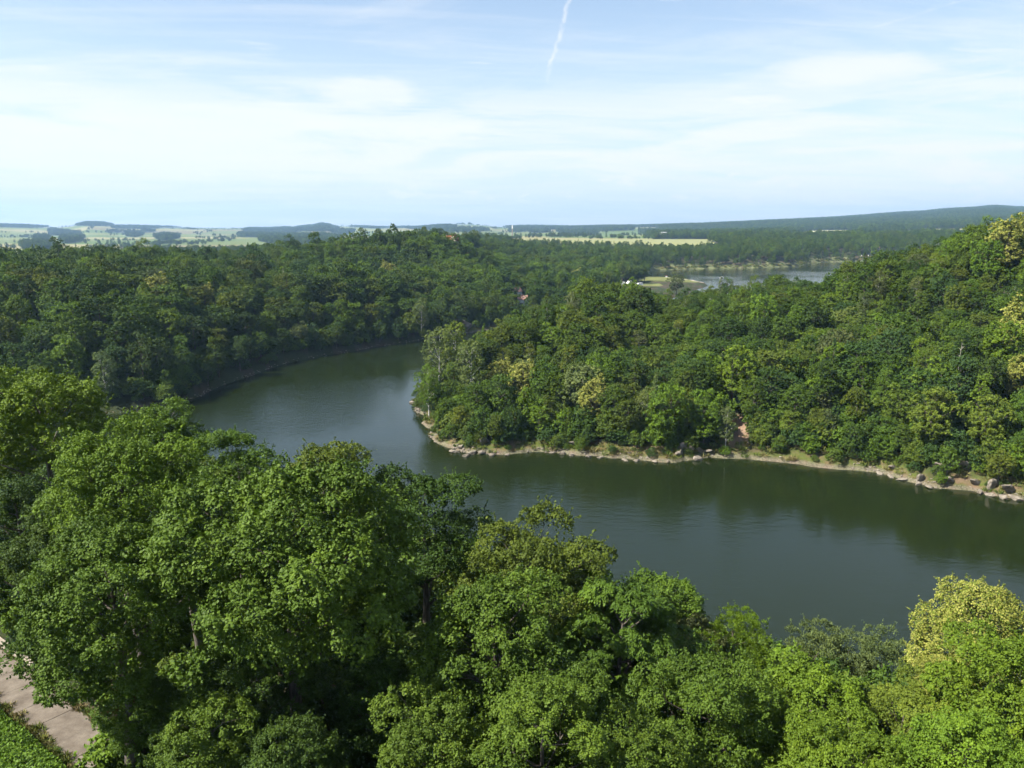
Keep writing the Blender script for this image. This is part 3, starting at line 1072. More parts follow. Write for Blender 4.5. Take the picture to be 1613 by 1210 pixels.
HOUSES_XY = []        # kept clear of trees
def clear_of(X, Y, spots):
    ok = np.ones(X.shape, bool)
    for x, y, r in spots:
        ok &= np.hypot(X - x, Y - y) > r
    return ok


def place_on_canopy(u, v, hc, lo=120.0, hi=1500.0):
    """first spot along the line of sight where a crown centre hc above the ground would be met"""
    Ys = np.arange(lo, hi, 1.0)
    d = ray(u, v)
    k = Ys / d[1]
    X = d[0] * k; Z = CAM_Z + d[2] * k
    D = shore_distance(X, Ys)
    G = terrain(X, Ys, D)
    ok = np.where((Z < G + hc) & (D > 2.5))[0]
    i = ok[0] if len(ok) else len(Ys) - 1
    return X[i], Ys[i], G[i]


# houses, cleared plots (pixel of the base, distance)
HOUSE_SPOTS = []
for (u, v, Y) in [(702, 391, 880), (716, 390, 890), (651, 396, 800), (664, 398, 790), (820, 482, 520), (815, 468, 560)]:
    q = at_y(u, v, Y)
    HOUSE_SPOTS.append((q[0], q[1]))
CLEAR = []
for (x, y), r in zip(HOUSE_SPOTS, [10, 10, 5, 5, 8, 8]):
    CLEAR.append((x, y, r))
    for k in range(1, 16 if y > 700 else 7):   # the gap in the wood through which the house is seen
        CLEAR.append((x * (1 - k * 0.011), y * (1 - k * 0.011), r * 0.85))

trees = []     # x, y, z, scale, proto index, zone
def add_zone(X, Y, seed, zone, weights, smin, smax, max_r=None):
    rd = np.random.default_rng(seed)
    D = shore_distance(X, Y)
    Z = terrain(X, Y, D)
    ok = in_view(X, Y) & (D > 1.6) & ~meadow(X, Y) & ~plateau_field(X, Y) & ~bare_spot(X, Y, Z) & clear_of(X, Y, CLEAR)
    uq0 = CX + FPX * X / Y
    if zone == 'middle wood':
        ok &= ~((uq0 > 1016) & (Y < 1015)) & ~((uq0 > 968) & (Y > 600) & (Y < 790))
    X, Y, Z, D = X[ok], Y[ok], Z[ok], D[ok]
    names = list(weights)
    pr = np.array([weights[k] for k in names], float); pr /= pr.sum()
    idx = rd.choice([MID.index(BYN[k]) for k in names], len(X), p=pr)
    s = rd.uniform(smin, smax, len(X)) * (0.82 + 0.36 * vnoise(X / 30, Y / 30, 5))
    s = s * np.where(D < 9, 0.66, np.where(D < 20, 0.85, 1.0))
    if zone == 'far shore':
        s = s * np.where(CX + FPX * X / Y < 1150, 0.66, 0.80)
    if zone == 'middle wood':
        s = s * np.where(Y > 1050, 0.72, 1.0)
    if zone == 'peninsula':
        uq = CX + FPX * X / (Y * math.cos(PITCH) + 30 * math.sin(PITCH))
        s = s * np.where((uq > 1015) & (uq < 1320) & (Y > 285), 0.82, 1.0)
    for x, y, z, sc, i in zip(X, Y, Z, s, idx):
        trees.append([x, y, z - 0.15, sc, int(i), zone])


BROAD = dict(oak=3, hornbeam=3, maple=3, ash=1.3, beech=3, alder=1.4)
# peninsula (front side to a little behind its crest)
X, Y = scatter(-60, 330, 140, 430, 6.7, 21)
pen = (shore_distance(X, Y) > 0) & (Y > 150 + np.maximum(X - 120, 0) * -0.15) & ~((X < -35) & (Y > 300)) & (X > -40)
pen &= Y - (300 + (X + 18) * 1.35) < 0
add_zone(X[pen], Y[pen], 22, 'peninsula', dict(BROAD, birch=1.6, larch=0.8, pine=0.25), 0.90, 1.28)
# left ridge
X, Y = scatter(-420, 60, 232, 640, 9.0, 31)
lr = (Y - (300 + (X + 18) * 1.35) > 0) | (X < -40)
lr &= Y > 225
lr &= ~((X > -30) & (Y < 400))
add_zone(X[lr], Y[lr], 32, 'left bank', dict(BROAD, pine=0.25, birch=0.15), 1.15, 1.65)
# middle hill and the land up to the far lake
X, Y = scatter(-330, 330, 640, 1250, 10.0, 41)
add_zone(X[(Y - 2.4 * X) > 260], Y[(Y - 2.4 * X) > 260], 42, 'middle wood', dict(BROAD, pine=0.4, alder=1.4), 1.15, 1.6)
# beyond the lake
X, Y = scatter(-700, 1150, 1000, 1760, 10.5, 51)
ff = (np.hypot(X, Y) < 1690) & ~((X < 330) & (Y < 1250) & ((Y - 2.4 * X) > 260))
add_zone(X[ff], Y[ff], 52, 'far shore', dict(oak=2, hornbeam=2, maple=2, alder=3, larch=1.2, ash=1.5), 1.15, 1.55)
TR = np.array(trees, dtype=object)
print('trees', len(trees), round(time.time() - T0, 1))

# trees the photograph singles out: (u, v, proto, colour, scale, label)
SPECIAL = [
    (220, 388, 'lime', 'pale yellow', 1.1, 'pale yellow blossoming lime on the crest of the shaded ridge, highest of its yellow trees'),
    (35, 404, 'lime', 'pale yellow', 1.0, 'pale yellow blossoming lime on the ridge crest at the edge of the picture'),
    (248, 462, 'lime', 'pale yellow', 0.95, 'slender pale yellow lime halfway down the shaded ridge'),
    (322, 470, 'lime', 'pale yellow', 0.75, 'small pale yellow lime in the middle of the shaded ridge'),
    (612, 430, 'lime', 'pale yellow', 0.9, 'yellowish lime on the wooded slope before the red roofed houses'),
    (908, 438, 'lime', 'pale yellow', 1.15, 'single round yellow lime in the wood near the camp site'),
    (642, 508, 'lime', 'yellow green', 0.6, 'small yellow green tree above the far waterline'),
    (790, 592, 'lime', 'pale yellow', 0.80, 'pale yellow lime on the headland, first of the neighbouring pair'),
    (825, 600, 'lime', 'pale yellow', 0.92, 'broad pale yellow lime on the headland, fuller of the neighbouring pair'),
    (935, 625, 'lime', 'pale yellow', 0.85, 'tall pale yellow lime standing alone above the middle of the headland shore'),
    (1588, 382, 'lime', 'pale yellow', 1.25, 'large pale yellow lime on top of the headland'),
    (1610, 520, 'lime', 'pale yellow', 1.25, 'large pale yellow lime at the picture edge on the headland slope'),
    (1612, 590, 'lime', 'pale yellow', 0.85, 'lower pale yellow lime at the picture edge on the headland slope'),
    (1470, 655, 'lime', 'yellow green', 0.95, 'yellowish green lime below the bare earth scar on the headland'),
    (1555, 662, 'lime', 'yellow green', 0.85, 'yellowish green lime beside the bare earth scar on the headland'),
    (972, 414, 'birch', 'brownish green', 1.25, 'tan coloured tree with fine twigs in the wood behind the camp site'),
    (165, 588, 'birch', 'silvery green', 1.0, 'pale silvery birch leaning out of the shaded bank'),
    (664, 555, 'birch', 'pale green', 1.15, 'pale green birch at the very tip of the headland'),
    (690, 560, 'birch', 'pale green', 1.3, 'tall pale green birch second from the tip of the headland'),
    (715, 545, 'birch', 'yellow green', 1.2, 'light birch on the tip of the headland behind its first birches'),
    (675, 610, 'birch', 'bright green', 0.95, 'leafy green birch low on the tip of the headland by the lone rock'),
    (740, 575, 'birch', 'pale green', 1.15, 'pale green birch on the headland beside the yellow lime pair'),
    (1065, 462, 'oak', 'brownish green', 1.1, 'dark spreading oak on the headland crest before the meadow'),
    (1135, 462, 'larch', 'pale green', 0.95, 'pale green pointed larch on the headland crest before the lake'),
    (1152, 466, 'larch', 'pale green', 0.85, 'second pale green pointed larch beside the taller one on the headland crest'),
    (1190, 440, 'pine', 'mid green', 0.8, 'slim pointed pine on the headland crest with its tip against the lake'),
    (120, 395, 'pine', 'deep green', 1.0, 'dark spruce on the ridge crest between two round crowns'),
    (22, 388, 'pine', 'deep green', 0.9, 'dark pointed spruce tip on the ridge crest by the yellow lime'),
    (390, 428, 'oak', 'brownish green', 1.0, 'reddish brown tinged oak near the ridge crest'),
    (1055, 640, 'maple', 'bright green', 0.9, 'bright green maple low on the headland slope'),
    (1110, 660, 'maple', 'bright green', 0.7, 'small bright green maple just above the headland shore'),
]
special_trees = []
for (u, v, pn, colr, s, lab) in SPECIAL:
    p = BYN[pn]
    s = s * (1.75 if (u < 650 and v < 520) else 1.4)
    x, y, z = place_on_canopy(u, v, p.hc * s + 0.5, lo=300 if (u < 650 and v < 520) else 120)
    special_trees.append((x, y, z - 0.15, s, MID.index(p), lab, colr))
sp_xy = np.array([[t[0], t[1]] for t in special_trees])
# thin the wood round them, and on their side towards the viewer
keep = []
for t in trees:
    d = np.hypot(sp_xy[:, 0] - t[0], sp_xy[:, 1] - t[1])
    tv = sp_xy - np.array([t[0], t[1]])
    front = (np.abs(sp_xy[:, 0] / sp_xy[:, 1] - t[0] / t[1]) * t[1] < 4.0) & (tv[:, 1] > 0) & (tv[:, 1] < 13)
    keep.append(not ((d < 4.8).any() or front.any()))
trees = [t for t, k in zip(trees, keep) if k]

# ------------------------------------------------------------------ which of them the picture shows largest
def choose_visible(trees, limit):
    w, h = 540, 405
    zb = np.full((h, w), -1, int)
    arr = np.array([[t[0], t[1], t[2], t[3], t[4]] for t in trees])
    order = np.argsort(np.hypot(arr[:, 0], arr[:, 1]))
    sc = w / 1613.0
    for i in order:
        x, y, z, s, pi_ = arr[i]
        p = MID[int(pi_)]
        u, v, dep = project(np.array([x, y, z + p.hc * s]))
        ru = p.R * s * FPX / dep * sc
        rv = (p.height - p.hc) * s * FPX / dep * sc
        u *= sc; v *= sc
        a0, a1 = max(int(u - ru), 0), min(int(u + ru) + 1, w)
        b0, b1 = max(int(v - rv), 0), min(int(v + rv * 1.1) + 1, h)
        if a0 >= a1 or b0 >= b1:
            continue
        yy, xx = np.mgrid[b0:b1, a0:a1]
        m = ((xx + .5 - u) / max(ru, .5)) ** 2 + ((yy + .5 - v) / max(rv, .5)) ** 2 < 0.9
        sub = zb[b0:b1, a0:a1]
        sub[m & (sub < 0)] = i
    # the trees on the near bank hide the lower part of the picture
    edge = np.interp(np.arange(w) / sc, [0, 150, 270, 300, 445, 460, 600, 750, 900, 1100, 1200, 1440, 1470, 1613], [575, 630, 650, 675, 700, 710, 745, 800, 850, 940, 990, 1030, 940, 930]) * sc
    for c in range(w):
        zb[int(edge[c]):, c] = -1
    cnt = np.bincount(zb[zb >= 0].ravel(), minlength=len(trees))
    best = np.argsort(-cnt)
    return [i for i in best[:limit] if cnt[i] >= 4], cnt


chosen, cnt = choose_visible(trees, 285)
print('chosen', len(chosen), cnt[chosen[-1]], 'visible', (cnt > 0).sum(), round(time.time() - T0, 1))
chosen_set = set(chosen)


# ------------------------------------------------------------------ woods beyond: one object each, trees drawn at its points
SRC = bpy.data.collections.new('wood_sources')
for p in MID:
    SRC.objects.link(p.one_object())
SRC_ORDER = sorted(range(len(MID)), key=lambda i: MID[i].one_object().name)
SRC_POS = {i: k for k, i in enumerate(SRC_ORDER)}


def scatter_tree(src):
    ng = bpy.data.node_groups.new('wood', 'GeometryNodeTree')
    ng.interface.new_socket('Geometry', in_out='INPUT', socket_type='NodeSocketGeometry')
    ng.interface.new_socket('Geometry', in_out='OUTPUT', socket_type='NodeSocketGeometry')
    n = ng.nodes
    gi, go = n.new('NodeGroupInput'), n.new('NodeGroupOutput')
    ci = n.new('GeometryNodeCollectionInfo')
    ci.inputs['Collection'].default_value = src
    ci.inputs['Separate Children'].default_value = True
    ci.inputs['Reset Children'].default_value = True
    iop = n.new('GeometryNodeInstanceOnPoints')
    iop.inputs['Pick Instance'].default_value = True

    def attr(nm, typ):
        a = n.new('GeometryNodeInputNamedAttribute')
        a.data_type = typ
        a.inputs['Name'].default_value = nm
        return a.outputs['Attribute']
    ng.links.new(gi.outputs[0], iop.inputs['Points'])
    ng.links.new(ci.outputs[0], iop.inputs['Instance'])
    ng.links.new(attr('pick', 'INT'), iop.inputs['Instance Index'])
    ng.links.new(attr('rot', 'FLOAT_VECTOR'), iop.inputs['Rotation'])
    ng.links.new(attr('size', 'FLOAT_VECTOR'), iop.inputs['Scale'])
    ng.links.new(iop.outputs[0], go.inputs[0])
    return ng


NG = scatter_tree(SRC)


def wood_object(name, pts, picks, sizes, label, ng=NG, seed=1, cat=None):
    rd = np.random.default_rng(seed)
    me = bpy.data.meshes.new(name)
    me.vertices.add(len(pts))
    me.vertices.foreach_set('co', np.asarray(pts, np.float32).ravel())
    a = me.attributes.new('pick', 'INT', 'POINT'); a.data.foreach_set('value', np.asarray(picks, np.int32))
    rot = np.zeros((len(pts), 3), np.float32); rot[:, 2] = rd.uniform(0, 6.283, len(pts))
    a = me.attributes.new('rot', 'FLOAT_VECTOR', 'POINT'); a.data.foreach_set('vector', rot.ravel())
    sizes = np.asarray(sizes, np.float32)
    if sizes.ndim == 1:
        sizes = np.stack([sizes * rd.uniform(0.9, 1.12, len(pts)), sizes * rd.uniform(0.9, 1.12, len(pts)), sizes * rd.uniform(0.85, 1.2, len(pts))], -1).astype(np.float32)
    a = me.attributes.new('size', 'FLOAT_VECTOR', 'POINT'); a.data.foreach_set('vector', np.ascontiguousarray(sizes).ravel())
    o = obj(name, me)
    o.color = (0.05, 0.1, 0.02, 0.0)
    md = o.modifiers.new('wood', 'NODES'); md.node_group = ng
    tag(o, label, None, None, 'stuff')
    return o


ZLAB = {'peninsula': 'sunlit mixed wood filling the slope of the headland across the water',
        'left bank': 'shaded broadleaf wood covering the long ridge beyond the bend',
        'middle wood': 'broadleaf wood over the low hill around the village roofs',
        'far shore': 'hazy wood along the far side of the upper lake'}
for zn, lab in ZLAB.items():
    sel = [t for i, t in enumerate(trees) if t[5] == zn and i not in chosen_set]
    wood_object('forest', [t[:3] for t in sel], [SRC_POS[t[4]] for t in sel], [t[3] for t in sel], lab, seed=hash(zn) % 97 if False else len(zn))

# hedges, copses and forests on the far slopes
def far_woods():
    rd = np.random.default_rng(91)
    n = 330000
    r = np.sqrt(rd.uniform(R_IN ** 2, (R_OUT + 250) ** 2, n)); a = rd.uniform(math.radians(-36), math.radians(36), n)
    # thin with distance: far trees overlap in depth anyway
    keep = rd.random(n) < np.clip(2600.0 / r, 0, 1) ** 1.0
    r, a = r[keep], a[keep]
    X, Y = np.sin(a) * r, np.cos(a) * r
    Z = terrain(X, Y, np.full(X.shape, 200.0))
    wood = far_wood_mask(X, Y, Z)
    cid, edge = field_cells(X, Y)
    hedge = (edge < 14) & (vnoise(X / 130, Y / 130, 8) > 0.58)
    single = rd.random(len(X)) < 0.0008
    sel = (wood | hedge | single) & ~plateau_field(X, Y)
    X, Y, Z, wood = X[sel], Y[sel], Z[sel], wood[sel]
    s = rd.uniform(0.85, 1.45, len(X)) * np.where(wood, 1.15, 0.85)
    pk = rd.choice([SRC_POS[MID.index(BYN[k])] for k in ('oak', 'hornbeam', 'maple', 'alder', 'pine', 'beech')], len(X), p=[.2, .2, .2, .15, .1, .15])
    print('far woods', len(X))
    u = CX + FPX * X / Y
    west = u < 985
    wood_object('forest', np.stack([X, Y, Z], -1)[west], pk[west], s[west], 'hazy hedges and copses between the far pale fields', seed=3)
    wood_object('forest', np.stack([X, Y, Z], -1)[~west], pk[~west], s[~west], 'hazy blue forest over the long far hill', seed=4)
    # trees along the edges of the plateau field
    rows = []
    for k in range(170):
        uu = rd.uniform(800, 1125); rr = 2165 + rd.normal(0, 12)
        if vnoise(np.array([uu / 26.0]), np.array([3.3]), 4)[0] < 0.56:
            continue
        rows.append((uu, rr))
    for uu, rr in rows:
        aa = math.atan((uu - CX) / FPX)
        x, y = rr * math.sin(aa), rr * math.cos(aa)
        yield (x, y)


line = list(far_woods())
LX = np.array([p[0] for p in line]); LY = np.array([p[1] for p in line])
LZ = terrain(LX, LY, np.full(LX.shape, 200.0))
wood_object('treeline', np.stack([LX, LY, LZ], -1), np.full(len(LX), SRC_POS[0]), rng.uniform(0.5, 0.95, len(LX)), 'dark trees along the top of the pale grain field', seed=6)
print('woods', round(time.time() - T0, 1))

# ------------------------------------------------------------------ the individual trees of the far banks
ORD = ['first', 'second', 'third', 'fourth', 'fifth', 'sixth', 'seventh', 'eighth', 'ninth', 'tenth', 'eleventh', 'twelfth', 'thirteenth', 'fourteenth', 'fifteenth', 'sixteenth', 'seventeenth', 'eighteenth', 'nineteenth', 'twentieth']
KINDNAME = {'broadleaf': 'broadleaf_tree', 'birch': 'birch_tree', 'lime': 'lime_tree', 'conifer': 'conifer_tree', 'shrub': 'shrub'}
COLORS = ['deep green', 'mid green', 'olive green', 'bright green', 'blue green', 'brownish green', 'grey green', 'yellow green', 'pale green']
CW_PEN = [0.15, 0.35, 0.20, 0.18, 0.05, 0.00, 0.02, 0.03, 0.02]
CW_LEFT = [0.24, 0.38, 0.18, 0.12, 0.06, 0.00, 0.02, 0.0, 0.0]


def part_of_bank(zone, u):
    """what lies nearest along the bank, by picture column"""
    if zone == 'peninsula':
        marks = [(0, 'near the birch tip'), (745, 'around the yellow lime pair'), (880, 'by the lone yellow lime'), (985, 'above the brown rock bulge'),
                 (1095, 'beside the gravel gully'), (1190, 'above the grassy shore strip'), (1310, 'above the rubble bank'), (1400, 'above the slanting slabs'), (1490, 'around the earth scar'), (1560, 'near the large yellow limes')]
    else:
        marks = [(-999, 'behind the edge treetops'), (95, 'around the silvery birch'), (230, 'between the slender yellow limes'), (345, 'below the brown oak'),
                 (440, 'over the straight shaded bank'), (530, 'over the shaded bend'), (610, 'by the grey cliff'), (720, 'below the red roofs'), (860, 'around the camp site'), (1000, 'across the upper lake')]
    t = [m for m in marks if u >= m[0]]
    return marks.index(t[-1]), t[-1][1]


rd_c = np.random.default_rng(5)
entries = []
for i in chosen:
    t = trees[i]
    p = MID[t[4]]
    u, v, dep = project(np.array([t[0], t[1], t[2] + p.hc * t[3]]))
    D = float(shore_distance(np.array([t[0]]), np.array([t[1]]))[0])
    w = CW_PEN if t[5] == 'peninsula' else CW_LEFT
    colr = COLORS[rd_c.choice(len(COLORS), p=w)]
    if p.kind == 'birch':
        colr = ['pale green', 'yellow green', 'grey green'][rd_c.integers(3)]
    if p.name == 'larch':
        colr = ['pale green', 'bright green'][rd_c.integers(2)]
    row = 'at the waterline' if D < 11 else ('low on slope' if D < 40 else ('high on slope' if D < 85 else 'on the crest'))
    entries.append(dict(t=t, p=p, u=u, v=v, row=row, col=colr, zone=t[5]))
byk = {}
WORD = {'oak': 'broad', 'hornbeam': 'rounded', 'maple': 'full', 'ash': 'tall', 'alder': 'narrow', 'beech': 'layered', 'birch': 'birch', 'pine': 'pine', 'larch': 'larch'}
for e in entries:
    k, where = part_of_bank(e['zone'], e['u'])
    noun = WORD[e['p'].name]
    noun = noun if noun.split()[-1] in ('birch', 'pine', 'larch') else noun + ' tree'
    e['label'] = f"{e['col']} {noun} {e['row']}, {where}"
    byk.setdefault(e['label'], []).append(e)
for lab, es in byk.items():
    es.sort(key=lambda e: e['u'])
    if len(es) > 1:
        for n_, e in enumerate(es):
            e['label'] = f"{lab}, {ORD[n_]} from left"
rd_t = np.random.default_rng(15)
GROUPS = {'peninsula': 'trees on the sunlit headland', 'left bank': 'trees on the shaded ridge', 'middle wood': 'trees on the middle hill', 'far shore': 'trees on the far shore'}
for e in entries:
    t, p = e['t'], e['p']
    c = np.array(LEAF[e['col']]) * rd_t.uniform(0.86, 1.16) * np.array([rd_t.uniform(0.96, 1.16), 1, rd_t.uniform(0.85, 1.15)])
    p.place(KINDNAME[p.kind], t[:3], t[3], rd_t.uniform(0, 6.283), c, e['label'], 'tree', GROUPS[e['zone']], sz=t[3] * rd_t.uniform(0.85, 1.2), sx=rd_t.uniform(0.88, 1.14))
for (x, y, z, s, pi_, lab, colr) in special_trees:
    p = MID[pi_]
    c = LEAF[colr] if p.name != 'lime' else (LEAF['yellow green'])
    if p.name == 'lime' and colr != 'pale yellow':
        q = BYN['hornbeam']
        q.place('lime_tree', (x, y, z), s, 0.7, LEAF['yellow green'], lab, 'tree', 'yellowish limes')
        continue
    p.place(KINDNAME[p.kind], (x, y, z), s, rd_t.uniform(0, 6.283), c, lab, 'tree', None)
print('individual', round(time.time() - T0, 1))

# ------------------------------------------------------------------ trees on the near bank
NEAR = {
    'maple_a': Proto('near_maple_a', make_tree(201, 6.5, 15.5, 3.2, 30, 19, 183, 0.173, bough_r=(0.22, 0.34), droop=0.35, trunk_r=0.36, below=16)),
    'maple_b': Proto('near_maple_b', make_tree(202, 5.5, 14.5, 2.6, 26, 18, 175, 0.166, bough_r=(0.24, 0.38), droop=0.35, trunk_r=0.32, below=16)),
    'maple_c': Proto('near_maple_c', make_tree(203, 5.0, 12.5, 2.0, 24, 18, 166, 0.158, bough_r=(0.26, 0.38), droop=0.3, trunk_r=0.28, below=16)),
    'elm': Proto('near_elm', make_tree(204, 5.0, 13.5, 2.0, 26, 16, 157, 0.144, bough_r=(0.24, 0.36), droop=0.2, flat=0.55, trunk_r=0.28, below=16)),
    'walnut': Proto('near_walnut', make_tree(205, 5.0, 13.0, 2.0, 30, 13, 148, 0.245, bough_r=(0.20, 0.34), style='frond', flat=0.45, trunk_r=0.30, below=16)),
    'lime': Proto('near_lime', make_tree(206, 5.0, 13.0, 2.4, 24, 18, 166, 0.137, bough_r=(0.25, 0.38), blossom=0.58, trunk_r=0.30, below=16), kind='lime'),
    'poplar': Proto('near_poplar', make_tree(207, 3.2, 13.0, 1.6, 22, 15, 148, 0.144, bough_r=(0.26, 0.38), style='plume', flat=1.5, trunk_r=0.2, below=16)),
}
print('near protos', round(time.time() - T0, 1), sum(len(p.crown.polygons) for p in NEAR.values()))
# (u, v of the crown centre, crown radius in px, distance, kind, turn, colour, label)
NEAR_TREES = [
    (470, 900, 190, 46, 'maple_a', 0.3, 'mid green', 'largest round maple in the near wood, bright top and dark flank'),
    (205, 770, 112, 52, 'maple_b', 1.3, 'bright green', 'brightest green maple rising above the dark recess at the near wood edge'),
    (168, 965, 150, 44, 'maple_a', 2.4, 'mid green', 'maple leaning over the paved path with its trunk in view'),
    (368, 745, 78, 64, 'elm', 0.9, 'mid green', 'rounded elm with its top against the water behind the largest maple'),
    (60, 665, 105, 76, 'maple_b', 3.5, 'bright green', 'bright topped tree before the shaded ridge at the picture edge'),
    (-30, 640, 90, 90, 'maple_c', 1.1, 'mid green', 'half seen tree cut by the picture edge before the shaded ridge'),
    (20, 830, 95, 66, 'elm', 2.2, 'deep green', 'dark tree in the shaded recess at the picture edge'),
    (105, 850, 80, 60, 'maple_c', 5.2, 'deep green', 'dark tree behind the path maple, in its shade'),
    (250, 690, 65, 76, 'maple_c', 4.0, 'mid green', 'small round crown behind the bright green maple by the water'),
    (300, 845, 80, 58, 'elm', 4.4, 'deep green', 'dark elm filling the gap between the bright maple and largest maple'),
    (510, 765, 80, 62, 'maple_c', 2.7, 'olive green', 'light topped tree peeping over the largest maple toward the water'),
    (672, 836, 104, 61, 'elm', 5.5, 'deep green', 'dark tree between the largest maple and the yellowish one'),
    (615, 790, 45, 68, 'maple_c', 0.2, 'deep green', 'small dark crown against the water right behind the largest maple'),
    (845, 928, 118, 54, 'maple_b', 0.8, 'olive green', 'yellowish green maple standing out against the water'),
    (770, 1030, 135, 44, 'maple_c', 3.3, 'mid green', 'rounded grey green tree in front of the yellowish maple'),
    (985, 1030, 118, 50, 'walnut', 1.9, 'mid green', 'dark walnut with layered feathery branches'),
    (920, 935, 70, 60, 'poplar', 0.4, 'bright green', 'light upright tree between the yellowish maple and the walnut'),
    (1025, 978, 90, 60, 'maple_c', 2.0, 'mid green', 'light rounded tree behind the walnut against the water'),
    (1155, 1005, 56, 57, 'poplar', 2.6, 'bright green', 'small bright tree with spiky shoots against the water'),
    (1095, 1010, 48, 58, 'elm', 0.4, 'grey green', 'small greyish crown between the walnut and the spiky bright tree'),
    (1280, 1050, 78, 70, 'poplar', 3.1, 'silvery green', 'silvery poplar by the water, broader of the two'),
    (1398, 1065, 68, 72, 'poplar', 5.0, 'silvery green', 'silvery poplar by the water nearer the yellow lime'),
    (1345, 1075, 52, 71, 'poplar', 1.0, 'grey green', 'grey green sapling between the two silvery poplars'),
    (1105, 1135, 118, 43, 'maple_b', 4.2, 'mid green', 'dense round maple below the walnut at the picture bottom'),
    (1265, 1140, 118, 45, 'maple_c', 1.6, 'bright green', 'light green tree in front of the broader silvery poplar'),
    (860, 1170, 120, 37, 'elm', 2.9, 'mid green', 'broad tree at the picture bottom in front of the walnut'),
    (690, 1190, 110, 38, 'maple_c', 5.8, 'mid green', 'tree at the picture bottom beside the dark hollow'),
    (1550, 1012, 98, 54, 'lime', 0.9, 'yellow green', 'pale yellow blossoming lime against the water, largest in the near wood'),
    (1490, 1075, 50, 52, 'lime', 3.2, 'yellow green', 'lower pale yellow bough cluster tree beside the large blossoming lime'),
    (1600, 1100, 118, 42, 'maple_b', 3.0, 'bright green', 'bright green maple in front of the large blossoming lime'),
    (1430, 1150, 82, 43, 'elm', 3.9, 'yellow green', 'thin yellow flecked tree left of the bright green maple'),
    (1530, 1220, 110, 36, 'maple_c', 0.5, 'bright green', 'bright green tree cut by the picture bottom below the blossoming lime'),
    (1340, 1230, 105, 37, 'maple_b', 2.2, 'bright green', 'light green crown cut by the picture bottom below the yellow flecked tree'),
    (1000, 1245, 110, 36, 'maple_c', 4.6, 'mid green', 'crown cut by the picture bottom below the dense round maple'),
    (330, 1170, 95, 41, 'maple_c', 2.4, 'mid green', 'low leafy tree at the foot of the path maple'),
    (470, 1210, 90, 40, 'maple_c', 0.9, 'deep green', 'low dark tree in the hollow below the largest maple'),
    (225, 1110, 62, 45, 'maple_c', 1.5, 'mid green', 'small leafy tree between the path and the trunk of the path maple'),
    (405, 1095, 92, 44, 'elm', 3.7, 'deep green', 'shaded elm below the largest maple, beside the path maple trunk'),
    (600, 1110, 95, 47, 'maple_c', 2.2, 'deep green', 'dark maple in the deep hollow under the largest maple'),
]
rd_n = np.random.default_rng(77)
for (u, v, rp, Y, kn, turn, colr, lab) in NEAR_TREES:
    p = NEAR[kn]
    c = at_y(u, v, Y)
    dep = project(c)[2]
    R = rp / FPX * dep
    s = R / p.R * 1.03
    sz = s * (1.0 if v < 1100 else 1.05)
    ztop = at_y(u, v - rp * 1.02, Y)[2]
    base = ztop - p.height * sz          # roots may sit a little below the leaf-covered ground
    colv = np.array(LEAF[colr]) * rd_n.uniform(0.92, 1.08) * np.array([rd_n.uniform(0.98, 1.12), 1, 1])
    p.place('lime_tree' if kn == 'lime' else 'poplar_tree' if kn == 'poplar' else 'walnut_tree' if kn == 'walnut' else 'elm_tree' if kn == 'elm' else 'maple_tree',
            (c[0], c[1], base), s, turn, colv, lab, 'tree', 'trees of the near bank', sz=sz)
print('near', round(time.time() - T0, 1))

# ------------------------------------------------------------------ small building helpers
def box_np(x0, x1, y0, y1, z0, z1):
    V = np.array([(x, y, z) for z in (z0, z1) for y in (y0, y1) for x in (x0, x1)], float)
    F = np.array([[0, 2, 3, 1], [4, 5, 7, 6], [0, 1, 5, 4], [2, 6, 7, 3], [0, 4, 6, 2], [1, 3, 7, 5]])
    return V, np.concatenate([F[:, [0, 1, 2]], F[:, [0, 2, 3]]])


def simple(name, parts, mat, parent=None, loc=None, smooth=False):
    b = Builder()
    for V, F in parts:
        b.add(np.asarray(V, float), np.asarray(F))
    o = obj(name, b.mesh(name, [mat], smooth), parent)
    if loc is not None:
        o.location = loc
    return o


# ------------------------------------------------------------------ shore rocks
def rock_mesh(seed, stretch=(1, 1, 0.7), cuts=9):
    import bmesh
    rd = np.random.default_rng(seed)
    bm = bmesh.new()
    bmesh.ops.create_icosphere(bm, subdivisions=3, radius=1.0)
    P = np.array([v.co[:] for v in bm.verts])
    for k in range(cuts):                      # flat faces, as broken rock has
        n = unit(rd.normal(size=3)); d = rd.uniform(0.45, 0.85)
        over = np.maximum(P @ n - d, 0)
        P = P - over[:, None] * n
    P = P * np.array(stretch) * (1 + 0.05 * rd.normal(size=(len(P), 1)))
    for v, p in zip(bm.verts, P):
        v.co = p
    me = bpy.data.meshes.new('rock')
    bm.to_mesh(me); bm.free()
    me.materials.append(M_ROCK)
    return me


ROCKS = [rock_mesh(1, (1.2, 0.9, 0.6)), rock_mesh(2, (1.0, 1.0, 0.75)), rock_mesh(3, (1.5, 0.8, 0.5)), rock_mesh(4, (0.9, 1.1, 0.8)), rock_mesh(5, (1.7, 0.7, 0.45))]
SLABS = [rock_mesh(11, (2.2, 0.8, 1.0), 12), rock_mesh(12, (1.8, 0.7, 1.3), 12), rock_mesh(13, (2.6, 0.9, 0.8), 12)]


def shore_point(u, v, inland=0.0):
    """the point of the headland's shore seen in picture column u, moved inland"""
    P = np.array(CHAINS[4])
    uu = CX + FPX * P[:, 0] / (P[:, 1] * math.cos(PITCH) + CAM_Z * math.sin(PITCH))
    order = np.argsort(uu)
    x = np.interp(u, uu[order], P[order, 0]); y = np.interp(u, uu[order], P[order, 1])
    return x, y + inland


rd_r = np.random.default_rng(31)
